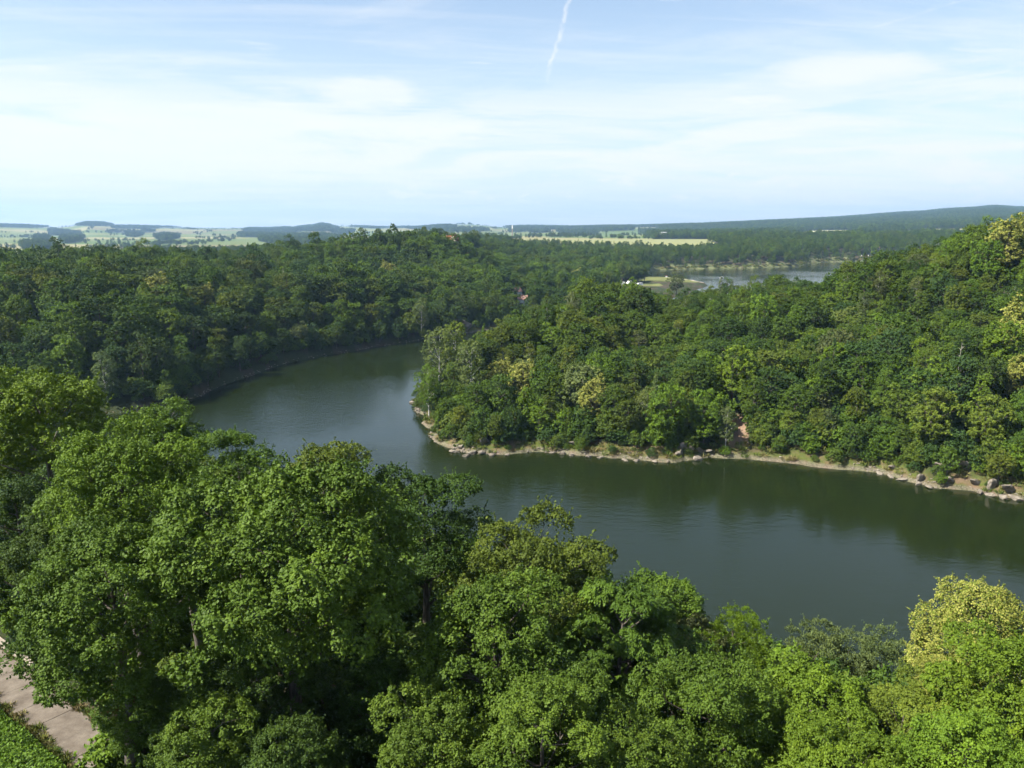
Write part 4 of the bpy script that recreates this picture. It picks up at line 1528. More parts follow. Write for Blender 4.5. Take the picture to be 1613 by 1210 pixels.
# single boulders one can point at: (u, v, size, which, label)
BOULDERS = [
    (649, 634, 1.1, 0, 'lone pale rock in the water off the tip of the headland'),
    (658, 648, 0.9, 3, 'small pale rock just below the lone tip rock'),
    (716, 711, 1.2, 2, 'flat pale boulder at the water, first of the boulder row'),
    (733, 718, 1.1, 0, 'grey boulder standing in the water before the boulder row'),
    (726, 708, 1.3, 1, 'pale boulder in the boulder row behind the one in the water'),
    (745, 714, 1.4, 4, 'long pale boulder in the middle of the boulder row'),
    (760, 713, 1.2, 2, 'pointed brownish boulder near the end of the boulder row'),
    (774, 716, 1.0, 3, 'small pale boulder ending the boulder row'),
    (800, 716, 0.8, 0, 'small pale stone between boulder row and grassy bank'),
    (884, 714, 1.2, 1, 'grey rounded boulder on the middle headland shore'),
    (872, 712, 0.9, 2, 'low pale rock beside the grey rounded boulder'),
    (900, 716, 0.9, 3, 'pale rock in the water line past the grey rounded boulder'),
    (928, 719, 1.0, 0, 'broken pale rock below the lone yellow lime'),
    (945, 720, 0.8, 4, 'flat rock past the broken rock below the lone yellow lime'),
    (985, 724, 0.9, 2, 'dark edged rock before the brown bulge'),
    (1003, 725, 0.9, 4, 'long flat rock before the brown bulge'),
    (1030, 726, 1.0, 2, 'long pale ledge rock at the foot of the brown bulge'),
    (1052, 727, 0.9, 4, 'second ledge rock at the foot of the brown bulge'),
    (1100, 724, 1.5, 3, 'brown craggy boulder of the bulge nearest the gully'),
    (1085, 718, 1.9, 1, 'largest brown crag on top of the rocky bulge'),
    (1070, 722, 1.4, 0, 'brown crag on the far flank of the rocky bulge'),
    (1112, 717, 1.3, 2, 'brown crag overlooking the gravel gully'),
    (1385, 745, 1.0, 0, 'pale rubble rock opening the rubble bank'),
    (1404, 750, 1.0, 2, 'pale flat rock on the rubble bank'),
    (1420, 755, 1.1, 4, 'long pale rock on the rubble bank'),
    (1445, 762, 1.0, 0, 'pale rock just before the slanting slabs'),
    (1462, 766, 1.2, 2, 'white bleached rock at the foot of the slanting slabs'),
    (1543, 775, 1.3, 4, 'white long rock past the slanting slabs'),
    (1560, 779, 1.2, 2, 'white split rock in the last rock pile'),
    (1580, 783, 1.3, 0, 'dark cracked rock in the last rock pile'),
    (1600, 786, 1.4, 4, 'pale rock at the picture edge in the last rock pile'),
]
for k, (u, v, s, w, lab) in enumerate(BOULDERS):
    p = at_z(u, v, 0.25)
    o = obj('boulder', ROCKS[w])
    o.location = (p[0], p[1], max(ground_at(p[0], p[1]), -0.2) + 0.35 * s)
    s *= 0.85
    o.scale = (s, s, s * rd_r.uniform(0.8, 1.15))
    o.rotation_euler = (rd_r.uniform(-0.3, 0.3), rd_r.uniform(-0.3, 0.3), rd_r.uniform(0, 6.28))
    tag(o, lab, 'rock', 'boulders along the headland shore')
for k, (u, v, z, s, w, ry, lab) in enumerate([
        (1486, 752, 1.6, 2.3, 0, 0.75, 'grey slanting slab, first of the three leaning rock slabs'),
        (1505, 738, 2.6, 2.2, 1, 0.85, 'highest of the three leaning rock slabs'),
        (1522, 752, 1.6, 2.0, 2, 0.7, 'grey slanting slab, last of the three leaning rock slabs'),
        (1498, 765, 0.5, 1.5, 2, 0.35, 'white bleached slab foot below the leaning slabs'),
        (1452, 757, 0.8, 1.4, 1, 0.5, 'small leaning slab between the rubble bank and the slabs'),
        (1540, 764, 1.2, 1.6, 0, 0.6, 'brown slab standing just past the leaning slabs'),
        (1566, 768, 1.4, 1.7, 1, 0.55, 'dark shaded slab behind the last rock pile'),
        (1594, 774, 1.3, 1.8, 2, 0.45, 'broad ledge at the picture edge above the last rock pile'),
        (1408, 742, 0.9, 1.2, 0, 0.4, 'low brown ledge behind the rubble bank'),
        (1078, 712, 1.5, 1.9, 1, 0.3, 'steep brown rock face at the heart of the rocky bulge'),
        (1100, 709, 1.8, 1.6, 0, 0.5, 'upper brown ledge of the rocky bulge'),
        (762, 705, 0.9, 1.3, 1, 0.4, 'pointed brown crag behind the boulder row'),
        (905, 706, 1.0, 1.2, 0, 0.4, 'half hidden crag behind the grey rounded boulder')]):
    p = at_z(u, v, z)
    o = obj('leaning_rock', SLABS[w])
    s *= 0.72
    o.location = (p[0], p[1] + 0.6, max(ground_at(p[0], p[1] + 0.6), 0) + 0.3)
    o.scale = (s, s, s)
    o.rotation_euler = (0.3, ry, 0.5)
    tag(o, lab, 'rock', 'ledges and slabs on the headland shore')
# grey cliff showing between the trees behind the tip of the headland
x, y, z = place_on_canopy(722, 500, 6.0, lo=380)
for k, (dx, dz, s, lab) in enumerate([(0, 2.0, 4.2, 'grey cliff face between the trees beyond the headland tip'), (-7, 0.5, 3.2, 'lower grey crag beside the cliff face beyond the headland tip')]):
    o = obj('cliff', SLABS[k])
    o.location = (x + dx, y - 1, z + dz)
    o.scale = (s, s, s * 1.3)
    o.rotation_euler = (0.2, 0.3, 0.4 * k)
    tag(o, lab, 'cliff')

# stones, grass and low bushes along the shores: uncountable
M_TUFT = None
def tuft_material():
    m, t, b = principled('shore_grass', 0.8, 0.15)
    oi = t.node('ShaderNodeObjectInfo')
    c = t.ramp(oi.outputs['Random'], [(0.0, (0.06, 0.10, 0.014)), (0.4, (0.10, 0.13, 0.02)), (0.65, (0.15, 0.14, 0.04)), (0.85, (0.20, 0.16, 0.07)), (1.0, (0.09, 0.12, 0.02))])
    t.l.new(c, b.inputs['Base Color'])
    return m


def tuft_object(seed, n=70, h=0.9, r=0.8, mat=None):
    rd = np.random.default_rng(seed)
    a = rd.uniform(0, 6.283, n); q = r * np.sqrt(rd.random(n))
    P = np.stack([q * np.cos(a), q * np.sin(a), np.zeros(n)], -1)
    Dr = np.stack([np.cos(a) * 0.5, np.sin(a) * 0.5, np.ones(n)], -1) + rd.normal(0, 0.35, (n, 3))
    N = rd.normal(0, 1, (n, 3))
    L = h * rd.uniform(0.5, 1.2, n)
    V, F, T = leaf_quads(P, Dr, N, L, L * 0.16, np.full(n, 0.5))
    return bpy.data.objects.new('tuft_source', mesh_np('tuft', V, F, [mat], T))


M_TUFT = tuft_material()
SRC2 = bpy.data.collections.new('shore_sources')
for k in range(3):
    o = tuft_object(40 + k, mat=M_TUFT); o.name = 'a_tuft_%d' % k; SRC2.objects.link(o)
for k, r_ in enumerate(ROCKS[:3]):
    o = bpy.data.objects.new('b_stone_%d' % k, r_); SRC2.objects.link(o)
NG2 = scatter_tree(SRC2)


def along(chain, step, lo, hi, seed, n_per):
    rd = np.random.default_rng(seed)
    P = np.array(CHAINS[chain]); out = []
    for a, b in zip(P[:-1], P[1:]):
        L = np.hypot(*(b - a))
        m = int(L / step * n_per) + 1
        t = rd.random(m)
        d = (b - a) / max(L, 1e-6)
        nrm = np.array([d[1], -d[0]]) if chain not in (4,) else np.array([-d[1], d[0]])
        q = a + t[:, None] * (b - a)
        off = rd.uniform(lo, hi, m)
        c1 = q + off[:, None] * nrm; c2 = q - off[:, None] * nrm
        out.append(np.concatenate([c1, c2]))
    Q = np.concatenate(out)
    D = shore_distance(Q[:, 0], Q[:, 1])
    ok = (D > lo * 0.6) & in_view(Q[:, 0], Q[:, 1], 60)
    return Q[ok], D[ok]


rd_s = np.random.default_rng(8)
Q, D = along(4, 1.0, 0.3, 8.0, 61, 3.0)
Z = terrain(Q[:, 0], Q[:, 1], D)
gn = vnoise(Q[:, 0] / 7, Q[:, 1] / 7, 3)
ok = gn > 0.22
wood_object('grass', np.stack([Q[:, 0], Q[:, 1], Z - 0.05], -1)[ok], rd_s.integers(0, 3, ok.sum()), rd_s.uniform(0.5, 1.25, ok.sum()), 'dry and green grass on the headland shore', NG2, 12)
Q, D = along(4, 1.0, -0.5, 1.7, 62, 4.5)
D = shore_distance(Q[:, 0], Q[:, 1])
Z = np.maximum(terrain(Q[:, 0], Q[:, 1], D), -0.15)
st = rd_s.uniform(0.12, 0.42, len(Q)) * (0.6 + vnoise(Q[:, 0] / 12, Q[:, 1] / 12, 9))
uu = CX + FPX * Q[:, 0] / (Q[:, 1] * math.cos(PITCH) + CAM_Z * math.sin(PITCH))
dens = np.clip((vnoise(Q[:, 0] / 6, Q[:, 1] / 6, 19) - 0.3) * 3, 0, 1) * np.where((uu > 1140) & (uu < 1320), 0.15, np.where(uu > 1320, 1.0, 0.75))
ok = rd_s.random(len(Q)) < dens
wood_object('gravel', np.stack([Q[:, 0], Q[:, 1], Z], -1)[ok], 3 + rd_s.integers(0, 3, ok.sum()), st[ok], 'pale stones along the headland waterline', NG2, 13)
Q, D = along(1, 1.0, -0.4, 1.0, 63, 0.9)
D = shore_distance(Q[:, 0], Q[:, 1]); ok = (Q[:, 1] < 640)
Q, D = Q[ok], D[ok]
Z = np.maximum(terrain(Q[:, 0], Q[:, 1], D), -0.15)
wood_object('gravel', np.stack([Q[:, 0], Q[:, 1], Z], -1), 3 + rd_s.integers(0, 3, len(Q)), rd_s.uniform(0.12, 0.42, len(Q)), 'narrow line of stones at the foot of the shaded bank', NG2, 14)
Q, D = along(2, 1.0, 0.3, 7.0, 64, 0.5)
Z = terrain(Q[:, 0], Q[:, 1], D)
wood_object('reeds', np.stack([Q[:, 0], Q[:, 1], Z], -1), rd_s.integers(0, 3, len(Q)), rd_s.uniform(1.2, 2.4, len(Q)), 'pale reeds along the far lake shore', NG2, 15)
# bushes at the water's edge, the larger ones as things
Q, D = along(4, 1.0, 0.9, 12.0, 65, 1.0)
Z = terrain(Q[:, 0], Q[:, 1], D)
okb = ~bare_spot(Q[:, 0], Q[:, 1], Z)
Q, D, Z = Q[okb], D[okb], Z[okb]
uu = CX + FPX * Q[:, 0] / (Q[:, 1] * math.cos(PITCH) + CAM_Z * math.sin(PITCH))
sz_ = rd_s.uniform(0.5, 1.5, len(Q)) * np.clip(0.5 + D / 9, 0.5, 1.3)
score = sz_ * 2 - D * 0.13 + rd_s.normal(0, 0.4, len(Q))
big = np.argsort(-np.where((uu > 655) & (uu < 1610), score, -99))[:34]
big = big[np.argsort(uu[big])]
isbig = np.zeros(len(Q), bool); isbig[big] = True
TENS = ['', '', 'twenty', 'thirty']
def ordinal(n):
    if n <= 20: return ORD[n - 1]
    t_, o_ = divmod(n, 10)
    return (TENS[t_][:-1] + 'ieth') if o_ == 0 else TENS[t_] + ' ' + ORD[o_ - 1]
for k, i in enumerate(big):
    colr = ['bright green', 'mid green', 'yellow green', 'olive green', 'blue green'][rd_s.integers(5)]
    BYN['bush'].place('shrub', (Q[i, 0], Q[i, 1], Z[i] - 0.1), sz_[i], rd_s.uniform(0, 6.28), LEAF[colr], f'{colr} shrub on the headland shore, {ordinal(k + 1)} from the tip', 'shrub', 'shrubs along the headland shore')
wood_object('undergrowth', np.stack([Q[:, 0], Q[:, 1], Z - 0.1], -1)[~isbig], np.full((~isbig).sum(), SRC_POS[MID.index(BYN['bush'])]), sz_[~isbig] * 0.9, 'bushes under the trees of the headland shore', NG, 16)
Q, D = along(1, 1.0, 2.0, 14.0, 66, 0.4)
ok = Q[:, 1] < 640
Q, D = Q[ok], D[ok]
Z = terrain(Q[:, 0], Q[:, 1], D)
wood_object('undergrowth', np.stack([Q[:, 0], Q[:, 1], Z - 0.1], -1), np.full(len(Q), SRC_POS[MID.index(BYN['bush'])]), rd_s.uniform(0.7, 1.5, len(Q)), 'bushes under the trees of the shaded bank', NG, 17)

for (x0, x1, y0, y1, lab, sd) in [(-60, 330, 140, 430, 'bushes and young trees under the wood of the headland', 71), (-420, 60, 232, 520, 'bushes and young trees under the wood of the shaded ridge', 72)]:
    X, Y = scatter(x0, x1, y0, y1, 4.6, sd)
    D = shore_distance(X, Y); Z = terrain(X, Y, D)
    ok = in_view(X, Y, 60) & (D > 5) & (D < 130) & ~bare_spot(X, Y, Z)
    ok &= (Y < 300 + (X + 18) * 1.35) if sd == 71 else ((Y > 300 + (X + 18) * 1.35) | (X < -45))
    ok &= (Y > 185 - X * 0.25) if sd == 71 else True
    X, Y, Z = X[ok], Y[ok], Z[ok]
    wood_object('undergrowth', np.stack([X, Y, Z - 0.15], -1), np.full(len(X), SRC_POS[MID.index(BYN['bush'])]), np.random.default_rng(sd).uniform(0.8, 1.9, len(X)), lab, NG, sd)

# ------------------------------------------------------------------ paved path, low wall and hedge below the camera
def path_material():
    m, t, b = principled('paving', 0.9, 0.2)
    geo = t.node('ShaderNodeNewGeometry').outputs['Position']
    oi = t.node('ShaderNodeObjectInfo').outputs['Random']
    n1 = t.noise(geo, 0.8, 5, 0.65); n2 = t.noise(geo, 9.0, 4, 0.6)
    c = t.ramp(t.math('ADD', t.math('MULTIPLY', n1, 0.75), t.math('MULTIPLY', n2, 0.25)), [(0.3, (0.07, 0.056, 0.042)), (0.5, (0.125, 0.104, 0.080)), (0.72, (0.19, 0.165, 0.132))])
    c = t.mix(0.5, c, t.mix(1.0, c, t.ramp(oi, [(0, (0.9, 0.89, 0.88)), (1, (1.08, 1.06, 1.05))]), 'MULTIPLY'))
    t.l.new(c, b.inputs['Base Color'])
    bp = t.node('ShaderNodeBump'); bp.inputs['Strength'].default_value = 0.3; bp.inputs['Distance'].default_value = 0.02
    t.l.new(n2, bp.inputs['Height']); t.l.new(bp.outputs[0], b.inputs['Normal'])
    return m


M_PATH = path_material()
M_JOINT = plain('joint_soil', (0.075, 0.06, 0.035), 0.95, 0.1, 0.4, 6.0)
M_STONE = plain('wall_stone', (0.27, 0.23, 0.18), 0.9, 0.2, 0.35, 3.0)
M_WEEDS = plain('leaf_litter', (0.055, 0.052, 0.02), 0.9, 0.1, 0.5, 7.0)
PZ = 24.12
A0, A1 = at_z(0, 1022, PZ), at_z(252, 1212, PZ)          # outer edge
B0 = at_z(0, 1105, PZ)                                    # inner edge
tv = unit((A1 - A0)[:2]); nv = np.array([-tv[1], tv[0]])
wd = float((B0 - A0)[:2] @ nv)
if wd < 0:
    nv, wd = -nv, -wd
print('path width', wd, 'dir', tv, A0, A1, ground_at(A0[0], A0[1]))


def along_path(s, w, z=PZ):
    q = A0[:2] + tv * s + nv * w
    return np.array([q[0], q[1], z])


def path_block(s0, s1, w0, w1, z0, z1):
    c = [along_path(s, w, z) for z in (z0, z1) for w in (w0, w1) for s in (s0, s1)]
    F = np.array([[0, 2, 3, 1], [4, 5, 7, 6], [0, 1, 5, 4], [2, 6, 7, 3], [0, 4, 6, 2], [1, 3, 7, 5]])
    return np.array(c), np.concatenate([F[:, [0, 1, 2]], F[:, [0, 2, 3]]])


pathway = simple('path', [path_block(-14, 26, -0.15, wd + 0.25, PZ - 0.6, PZ - 0.03)], M_JOINT)
tag(pathway, 'sunlit path of pale worn slabs below the tower', None, None, 'structure')
rd_p = np.random.default_rng(3)
s = -13.5
while s < 25:
    ln = rd_p.uniform(2.6, 3.6)
    for w0, w1 in ((0, wd),):
        dz = rd_p.uniform(-0.012, 0.015)
        simple('slab', [path_block(s + 0.02, s + ln - 0.02, w0 + 0.02, w1 - 0.02, PZ - 0.08, PZ + dz)], M_PATH, pathway)
    s += ln
wall = empty('low_wall', tuple(along_path(-6, -0.4, PZ)))
tag(wall, 'low stone wall along the outer edge of the path', 'wall')
s = -14.0
while s < 7.2:
    ln = rd_p.uniform(0.7, 1.2)
    b_ = simple('stone', [path_block(s + 0.015, s + ln, -0.55 - rd_p.uniform(0, 0.04), -0.12, PZ - 0.4, PZ + 0.42 + rd_p.uniform(-0.03, 0.03))], M_STONE)
    b_.parent = wall
    b_.matrix_parent_inverse = wall.matrix_world.inverted()
    b_.location = -Vector(wall.location) + Vector(b_.location)
    b_.matrix_parent_inverse.identity()
    s += ln
verge = simple('verge', [path_block(-14, 26, wd + 0.2, wd + 0.75, PZ - 0.5, PZ + 0.03)], M_WEEDS)
tag(verge, 'strip of brown leaf litter between path and hedge', None, None, 'structure')


def hedge_mesh():
    rd = np.random.default_rng(55)
    n = 34000
    s = rd.uniform(-14, 24, n)
    w = wd + 0.6 + rd.uniform(0, 5.0, n)
    top = 0.75 + 0.28 * fbm(s / 1.3, w / 1.3, 12, 3) + np.clip((w - wd - 0.6) * 0.7, 0, 0.7) - 0.35
    q = A0[:2] + tv * s[:, None] + nv * w[:, None]
    P = np.concatenate([q, (PZ + top * rd.uniform(0.72, 1.03, n))[:, None]], 1)
    Dr = rd.normal(0, 1, (n, 3)) + np.array([0, 0, 0.35])
    N = np.array([0, 0, 1.0]) + rd.normal(0, 0.5, (n, 3))
    L = rd.uniform(0.12, 0.24, n)
    tone = np.clip(0.45 + 0.25 * fbm(s / 0.9, w / 0.9, 33, 3) + rd.normal(0, 0.12, n), 0, 1)
    V, F, T = leaf_quads(P, Dr, N, L, L * 0.8, tone)
    return mesh_np('hedge_foliage', V, F, [M_LEAF, M_BLOSSOM], T)


hedge = empty('hedge', tuple(along_path(3, wd + 2.5)))
tag(hedge, 'dense low bright green hedge beside the path', 'hedge')
hf = obj('foliage', hedge_mesh(), hedge); hf.location = -Vector(hedge.location); hf.color = (0.085, 0.150, 0.014, 1)
core = simple('stems', [path_block(-14, 24, wd + 0.9, wd + 5.4, PZ - 0.3, PZ + 0.32)], plain('hedge_wood', (0.035, 0.04, 0.015), 0.95, 0.1), hedge)
core.location = -Vector(hedge.location)

wq = np.random.default_rng(91)
ws = wq.uniform(-13, 24, 420)
ww = np.where(wq.random(420) < 0.75, wd + wq.normal(0.25, 0.22, 420), wq.normal(-0.05, 0.12, 420))
wp = A0[:2] + tv * ws[:, None] + nv * ww[:, None]
wood_object('weeds', np.concatenate([wp, np.full((420, 1), PZ - 0.03)], 1), wq.integers(0, 3, 420), wq.uniform(0.12, 0.42, 420), 'weeds and dry grass along the edges of the path', NG2, 19)

# half dead shrub with rusty leaves beside the path
rp = at_y(190, 1092, 45.5)
rs_ = BYN['bush'].place('shrub', (rp[0], rp[1], rp[2] - 1.2), 0.5, 0.4, (0.11, 0.055, 0.018), 'half withered shrub with rusty brown leaves beside the path', 'shrub')

# leafy undergrowth under the near trees
ug = np.random.default_rng(12)
n = 2600
X = ug.uniform(-90, 75, n); Y = ug.uniform(26, 165, n)
D = shore_distance(X, Y)
rel = np.stack([X, Y], 1) - A0[:2]
off = rel @ nv
ok = (D > 1.5) & in_view(X, Y, 120) & ((off < -1.6) | (rel @ tv > 24)) & (Y < 165)
# castle hill side only
ok &= Y < np.interp(X, [-140, -80, -40, -10, 12, 40, 60], [190, 172, 150, 126, 106, 87, 78])
X, Y, D = X[ok], Y[ok], D[ok]
Z = terrain(X, Y, D)
wood_object('undergrowth', np.stack([X, Y, Z - 0.1], -1), np.full(len(X), SRC_POS[MID.index(BYN['bush'])]), ug.uniform(0.6, 1.3, len(X)), 'shady undergrowth beneath the near trees', NG, 18)

# ------------------------------------------------------------------ houses, camp site, boats, poles
M_PLASTER = plain('cream_plaster', (0.62, 0.55, 0.43), 0.85, 0.2, 0.08)
M_WHITE = plain('white_paint', (0.78, 0.77, 0.74), 0.6, 0.3, 0.05)
M_ROOF = plain('red_roof_tiles', (0.36, 0.115, 0.06), 0.85, 0.2, 0.25, 1.2)
M_ROOF2 = plain('faded_roof_tiles', (0.34, 0.20, 0.15), 0.85, 0.2, 0.25, 1.2)
M_PANE = plain('dark_window_glass', (0.03, 0.035, 0.04), 0.15, 0.5, 0.1)
M_GREYM = plain('weathered_metal', (0.33, 0.33, 0.33), 0.6, 0.4, 0.15)
M_POLE = plain('weathered_pole', (0.20, 0.16, 0.12), 0.9, 0.15, 0.3, 4.0)


def house(name, loc, rz, w, d, h, rh, wallm, roofm, label):
    root = empty(name, loc)
    root.rotation_euler = (0, 0, rz)
    tag(root, label, 'house')
    x, y = w / 2, d / 2
    V, F = box_np(-x, x, -y, y, -1.5, h)
    gable = (np.array([[-x, -y, h], [-x, y, h], [-x, 0, h + rh], [x, -y, h], [x, y, h], [x, 0, h + rh]]), np.array([[0, 2, 1], [3, 4, 5]]))
    simple('wall', [(V, F), gable], wallm, root)
    e, o_ = 0.5, 0.5
    def slope(sg):
        k = rh / y
        yo, zo = sg * (y + e), h - k * e
        q = np.array([[-x - o_, yo, zo], [x + o_, yo, zo], [x + o_, 0, h + rh], [-x - o_, 0, h + rh]])
        up = np.array([0, 0, 0.22])
        P = np.concatenate([q + [0, 0, 0.03], q + up])
        Fq = np.array([[0, 1, 2, 3], [4, 5, 6, 7], [0, 1, 5, 4], [2, 3, 7, 6], [0, 3, 7, 4], [1, 2, 6, 5]])
        return P, np.concatenate([Fq[:, [0, 1, 2]], Fq[:, [0, 2, 3]]])
    rf = simple('roof', [slope(-1), slope(1)], roofm, root)
    simple('chimney', [box_np(x * 0.3, x * 0.3 + 0.8, -0.4, 0.4, h + rh * 0.6, h + rh + 0.9)], M_STONE, rf)
    nwin = max(2, int(w / 3))
    for k in range(nwin):
        cx_ = -x + (k + 0.5) * w / nwin
        wn = simple('window', [box_np(cx_ - 0.6, cx_ + 0.6, -y - 0.08, -y + 0.02, 1.0, 2.4)], M_WHITE, root)
        simple('pane', [box_np(cx_ - 0.48, cx_ + 0.48, -y - 0.12, -y - 0.06, 1.1, 2.3)], M_PANE, wn)
    gw = simple('window', [box_np(-x - 0.08, -x + 0.02, -0.6, 0.6, h * 0.75, h * 0.75 + 1.5)], M_WHITE, root)
    simple('pane', [box_np(-x - 0.12, -x - 0.06, -0.48, 0.48, h * 0.75 + 0.1, h * 0.75 + 1.4)], M_PANE, gw)
    simple('door', [box_np(x * 0.1, x * 0.1 + 1.0, -y - 0.06, -y + 0.02, -0.1, 2.1)], M_POLE, root)
    return root


def base_at(u, v, Y, lift=0.0):
    q = at_y(u, v, Y)
    return (q[0], q[1], max(q[2] + lift, ground_at(q[0], q[1]) - 0.2))


house('house', base_at(701, 390, 880, 2.5), 0.35, 13, 9, 4.2, 6.0, M_PLASTER, M_ROOF, 'cream house with steep red tiled roof on the wooded hill, wider of the pair')
house('house', base_at(716, 389, 890, 2.5), 1.2, 10, 8, 4.8, 6.4, M_PLASTER, M_ROOF, 'cream house with red gabled roof on the wooded hill, beside the wider one')
house('house', base_at(650, 396, 800, 1.0), 0.5, 9, 7, 4.0, 4.5, M_PLASTER, M_ROOF, 'red roof showing above the trees, farther from the house pair')
house('house', base_at(664, 399, 790, 1.0), 0.2, 9, 7, 4.0, 4.5, M_PLASTER, M_ROOF, 'red roof showing above the trees, nearer to the house pair')
house('house', base_at(819, 483, 520, 0.5), 0.15, 9, 7, 4.6, 2.2, M_WHITE, M_ROOF2, 'white house with faded pinkish roof among the trees by the bend')
house('house', base_at(812, 468, 560, 0.0), 0.6, 7, 6, 4.2, 2.4, M_WHITE, M_ROOF2, 'small white house with brownish roof just above the pinkish roofed one')
house('house', base_at(1383, 409, 1345, 2.0), 0.3, 11, 6, 3.0, 2.0, M_PLASTER, M_ROOF2, 'low pale boathouse at the end of the far lake')
house('house', base_at(1045, 369.6, 2180, 1.0), 0.2, 16, 8, 3.5, 2.0, M_WHITE, M_GREYM, 'tiny white farm building at the top of the grain field')


def caravan(loc, rz, L, label):
    root = empty('caravan', loc)
    root.rotation_euler = (0, 0, rz)
    tag(root, label, 'caravan', 'caravans on the camp site')
    x, y = L / 2, 1.15
    prof = [(-x, 0.5), (-x - 0.15, 1.3), (-x + 0.35, 2.6), (x - 0.5, 2.6), (x, 1.6), (x, 0.5)]
    P = np.array([(a, sg * y, z) for sg in (-1, 1) for a, z in prof])
    m_ = len(prof)
    F = [[0, i, i + 1] for i in range(1, m_ - 1)] + [[m_, m_ + i + 1, m_ + i] for i in range(1, m_ - 1)]
    for i in range(m_):
        j = (i + 1) % m_
        F += [[i, i + m_, j], [j, i + m_, j + m_]]
    body = simple('body', [(P, np.array(F))], M_WHITE, root)
    simple('window', [box_np(-x * 0.6, -x * 0.1, -y - 0.03, -y + 0.02, 1.5, 2.1)], M_PANE, root)
    simple('window', [box_np(x * 0.2, x * 0.6, -y - 0.03, -y + 0.02, 1.5, 2.1)], M_PANE, root)
    for sg in (-1, 1):
        a = np.linspace(0, 2 * math.pi, 13)[:-1]
        ring = np.stack([0.33 * np.cos(a), np.zeros(12), 0.33 + 0.33 * np.sin(a)], -1)
        V = np.concatenate([ring + [0, sg * y - 0.1, 0], ring + [0, sg * y + 0.1, 0]])
        Fw = [[i, (i + 1) % 12, 12 + i] for i in range(12)] + [[(i + 1) % 12, 12 + (i + 1) % 12, 12 + i] for i in range(12)] + [[0, i, i + 1] for i in range(1, 11)] + [[12, 13 + i, 12 + i] for i in range(1, 11)]
        simple('wheel', [(V, np.array(Fw))], M_PANE, root)


for (u, v, Y, rz, L, lab) in [(980, 447, 770, 0.2, 6, 'white caravan under the trees, first on the camp site'), (990, 449, 755, 1.1, 6.5, 'white caravan end on, second on the camp site'),
                              (999, 449, 760, 0.1, 7, 'largest white caravan in the middle of the camp site'), (1008, 451, 745, 0.4, 5.5, 'small white caravan past the largest one'),
                              (992, 444, 790, 0.9, 6, 'white caravan in the back row of the camp site')]:
    q = at_y(u, v, Y)
    caravan((q[0], q[1], ground_at(q[0], q[1])), rz, L, lab)


def boat(loc, rz, L, label, canopy=None):
    root = empty('boat', loc)
    root.rotation_euler = (0, 0, rz)
    tag(root, label, 'boat', 'small boats on the upper lake')
    st = np.linspace(-0.5, 0.5, 9) * L
    half = 0.17 * L * np.sqrt(np.clip(1 - (np.clip(st, 0, None) / (0.5 * L)) ** 2, 0, 1)) * np.where(st < 0, 0.9, 1.0)
    V = []
    for s_, h_ in zip(st, half):
        V += [(s_, -h_, 0.75), (s_, -h_ * 0.6, -0.2), (s_, h_ * 0.6, -0.2), (s_, h_, 0.75), (s_, h_ * 0.8, 0.6), (s_, -h_ * 0.8, 0.6)]
    F = []
    for i in range(len(st) - 1):
        for k in range(6):
            a, b = i * 6 + k, i * 6 + (k + 1) % 6
            F += [[a, b, b + 6], [a, b + 6, a + 6]]
    simple('hull', [(np.array(V), np.array(F))], M_WHITE, root)
    simple('cabin', [box_np(-0.18 * L, 0.16 * L, -0.11 * L, 0.11 * L, 0.6, 1.7)], M_WHITE, root)
    simple('windscreen', [box_np(0.16 * L, 0.17 * L, -0.09 * L, 0.09 * L, 1.0, 1.6)], M_PANE, root)
    if canopy:
        simple('awning', [box_np(-0.3 * L, 0.2 * L, -0.15 * L, 0.15 * L, 2.2, 2.35)], canopy, root)
        for sx in (-0.28, 0.18):
            for sy in (-0.13, 0.13):
                simple('post', [box_np(sx * L - 0.03, sx * L + 0.03, sy * L - 0.03, sy * L + 0.03, 0.6, 2.2)], M_GREYM, root)


for (u, v, rz, L, lab, cn) in [(1137, 438, 0.2, 4.5, 'white motor boat crossing the upper lake', None), (1050, 437.5, 0.5, 5, 'white boat with red awning off the beach', M_ROOF),
                               ]:
    q = at_z(u, v, 0)
    boat((q[0], q[1], 0.0), rz, L, lab, cn)

# timber power pole on the headland crest, in front of the upper lake
q = at_y(1366, 424, 345)
pg = ground_at(q[0], q[1])
ptop = at_y(1366, 401, 345)[2]
pole = empty('power_pole', (q[0], q[1], pg))
tag(pole, 'twin legged timber power pole rising from the headland crest', 'power pole')
hh = ptop - pg
for sx in (-1.0, 1.0):
    simple('post', [tube([(sx * 1.3, 0, -0.5), (sx * 0.9, 0, hh)], [0.16, 0.12], 8)], M_POLE, pole)
simple('crossarm', [box_np(-3.2, 3.2, -0.09, 0.09, hh - 0.9, hh - 0.65)], M_POLE, pole)
simple('brace', [tube([(-1.2, 0, hh * 0.55), (1.0, 0, hh * 0.9)], [0.07, 0.07], 6)], M_POLE, pole)
for sx in (-2.9, 0.0, 2.9):
    simple('insulator', [tube([(sx, 0, hh - 0.65), (sx, 0, hh - 0.5), (sx, 0, hh - 0.2)], [0.06, 0.13, 0.05], 8)], M_WHITE, pole)

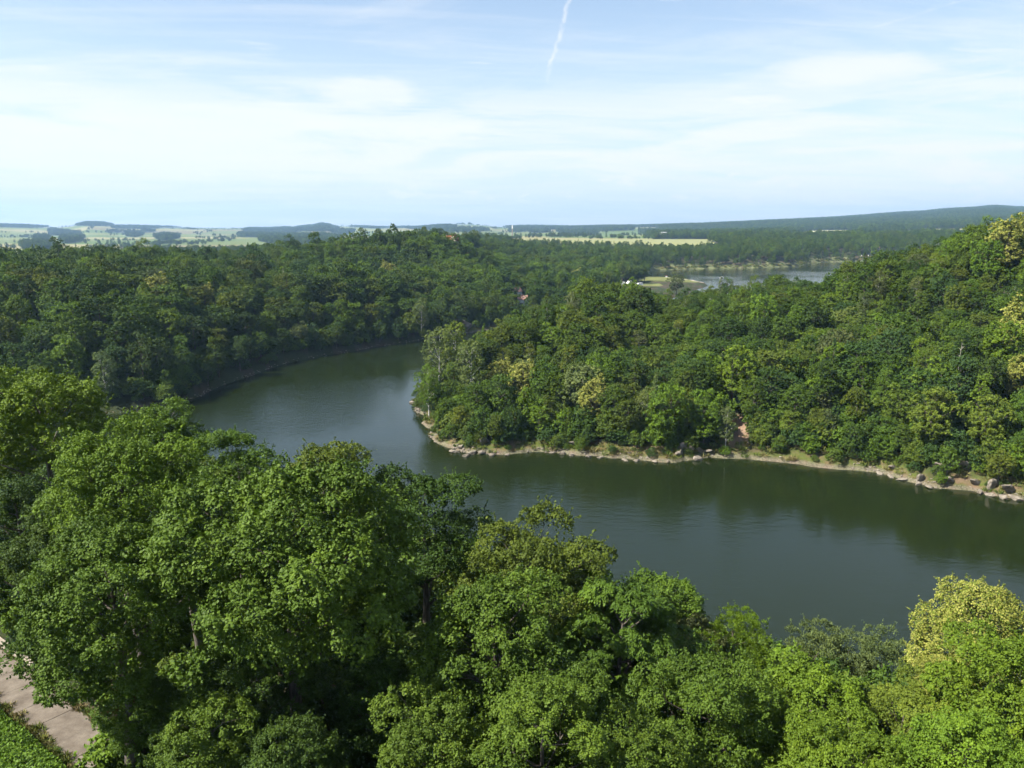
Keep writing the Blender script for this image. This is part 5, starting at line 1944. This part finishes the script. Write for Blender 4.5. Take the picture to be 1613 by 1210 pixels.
# factory chimney far away
q = at_y(807, 366, 2600)
cz = ground_at(q[0], q[1])
ch = empty('chimney_stack', (q[0], q[1], cz))
tag(ch, 'thin pale factory chimney on the far plateau', 'chimney')
top_ = at_y(807, 354.5, 2600)[2] - cz
simple('shaft', [tube([(0, 0, -1), (0, 0, top_ * 0.5), (0, 0, top_)], [2.2, 1.7, 1.3], 12)], M_STONE, ch)
simple('white_band', [tube([(0, 0, top_ * 0.72), (0, 0, top_ * 0.98)], [1.65, 1.45], 12)], M_WHITE, ch)

# bare dead trees standing out of the canopy
for k, (u, v, vt, Y0, lab) in enumerate([(1508, 600, 540, 205, 'bare pale dead tree standing tall on the headland slope'), (1320, 445, 420, 320, 'leafless grey tree on the headland crest against the lake'),
                                         (1137, 560, 545, 240, 'short bare white trunk in the middle of the headland wood'), (446, 436, 420, 420, 'bare forked trunk near the ridge crest')]):
    q = at_y(u, v, Y0)
    g = ground_at(q[0], q[1])
    tp_ = at_y(u, vt, Y0)[2]
    hgt = max(tp_ - g, 6.0)
    wood_, br_, _, _ = make_dead(300 + k, hgt, 1.6, 22, 0.16)
    root = empty('dead_tree', (q[0], q[1], g))
    tag(root, lab, 'dead tree')
    obj('trunk', wood_.mesh('dead_trunk', [M_DEADWOOD], True), root)
    obj('branches', br_.mesh('dead_branches', [M_DEADWOOD]), root)
print('details', round(time.time() - T0, 1))
# ------------------------------------------------------------------ haze
def make_haze():
    x0, x1, y0, y1, z0, z1 = -12800, 12800, -12800, 12800, -15, 330
    v = [(x, y, z) for z in (z0, z1) for y in (y0, y1) for x in (x0, x1)]
    f = [[0, 2, 3, 1], [4, 5, 7, 6], [0, 1, 5, 4], [2, 6, 7, 3], [0, 4, 6, 2], [1, 3, 7, 5]]
    m = bpy.data.materials.new('haze')
    m.use_nodes = True
    t = NT(m.node_tree); t.n.clear()
    out = t.node('ShaderNodeOutputMaterial')
    pv = t.node('ShaderNodeVolumePrincipled')
    pv.inputs['Color'].default_value = (0.42, 0.67, 1.0, 1)
    pv.inputs['Density'].default_value = HAZE
    pv.inputs['Anisotropy'].default_value = 0.2
    t.l.new(pv.outputs[0], out.inputs['Volume'])
    o = obj('haze', mesh_np('haze', v, f, [m]))
    tag(o, 'thin blue summer haze in the air', None, None, 'stuff')


HAZE = 0.00007
make_haze()
print('done', round(time.time() - T0, 1))
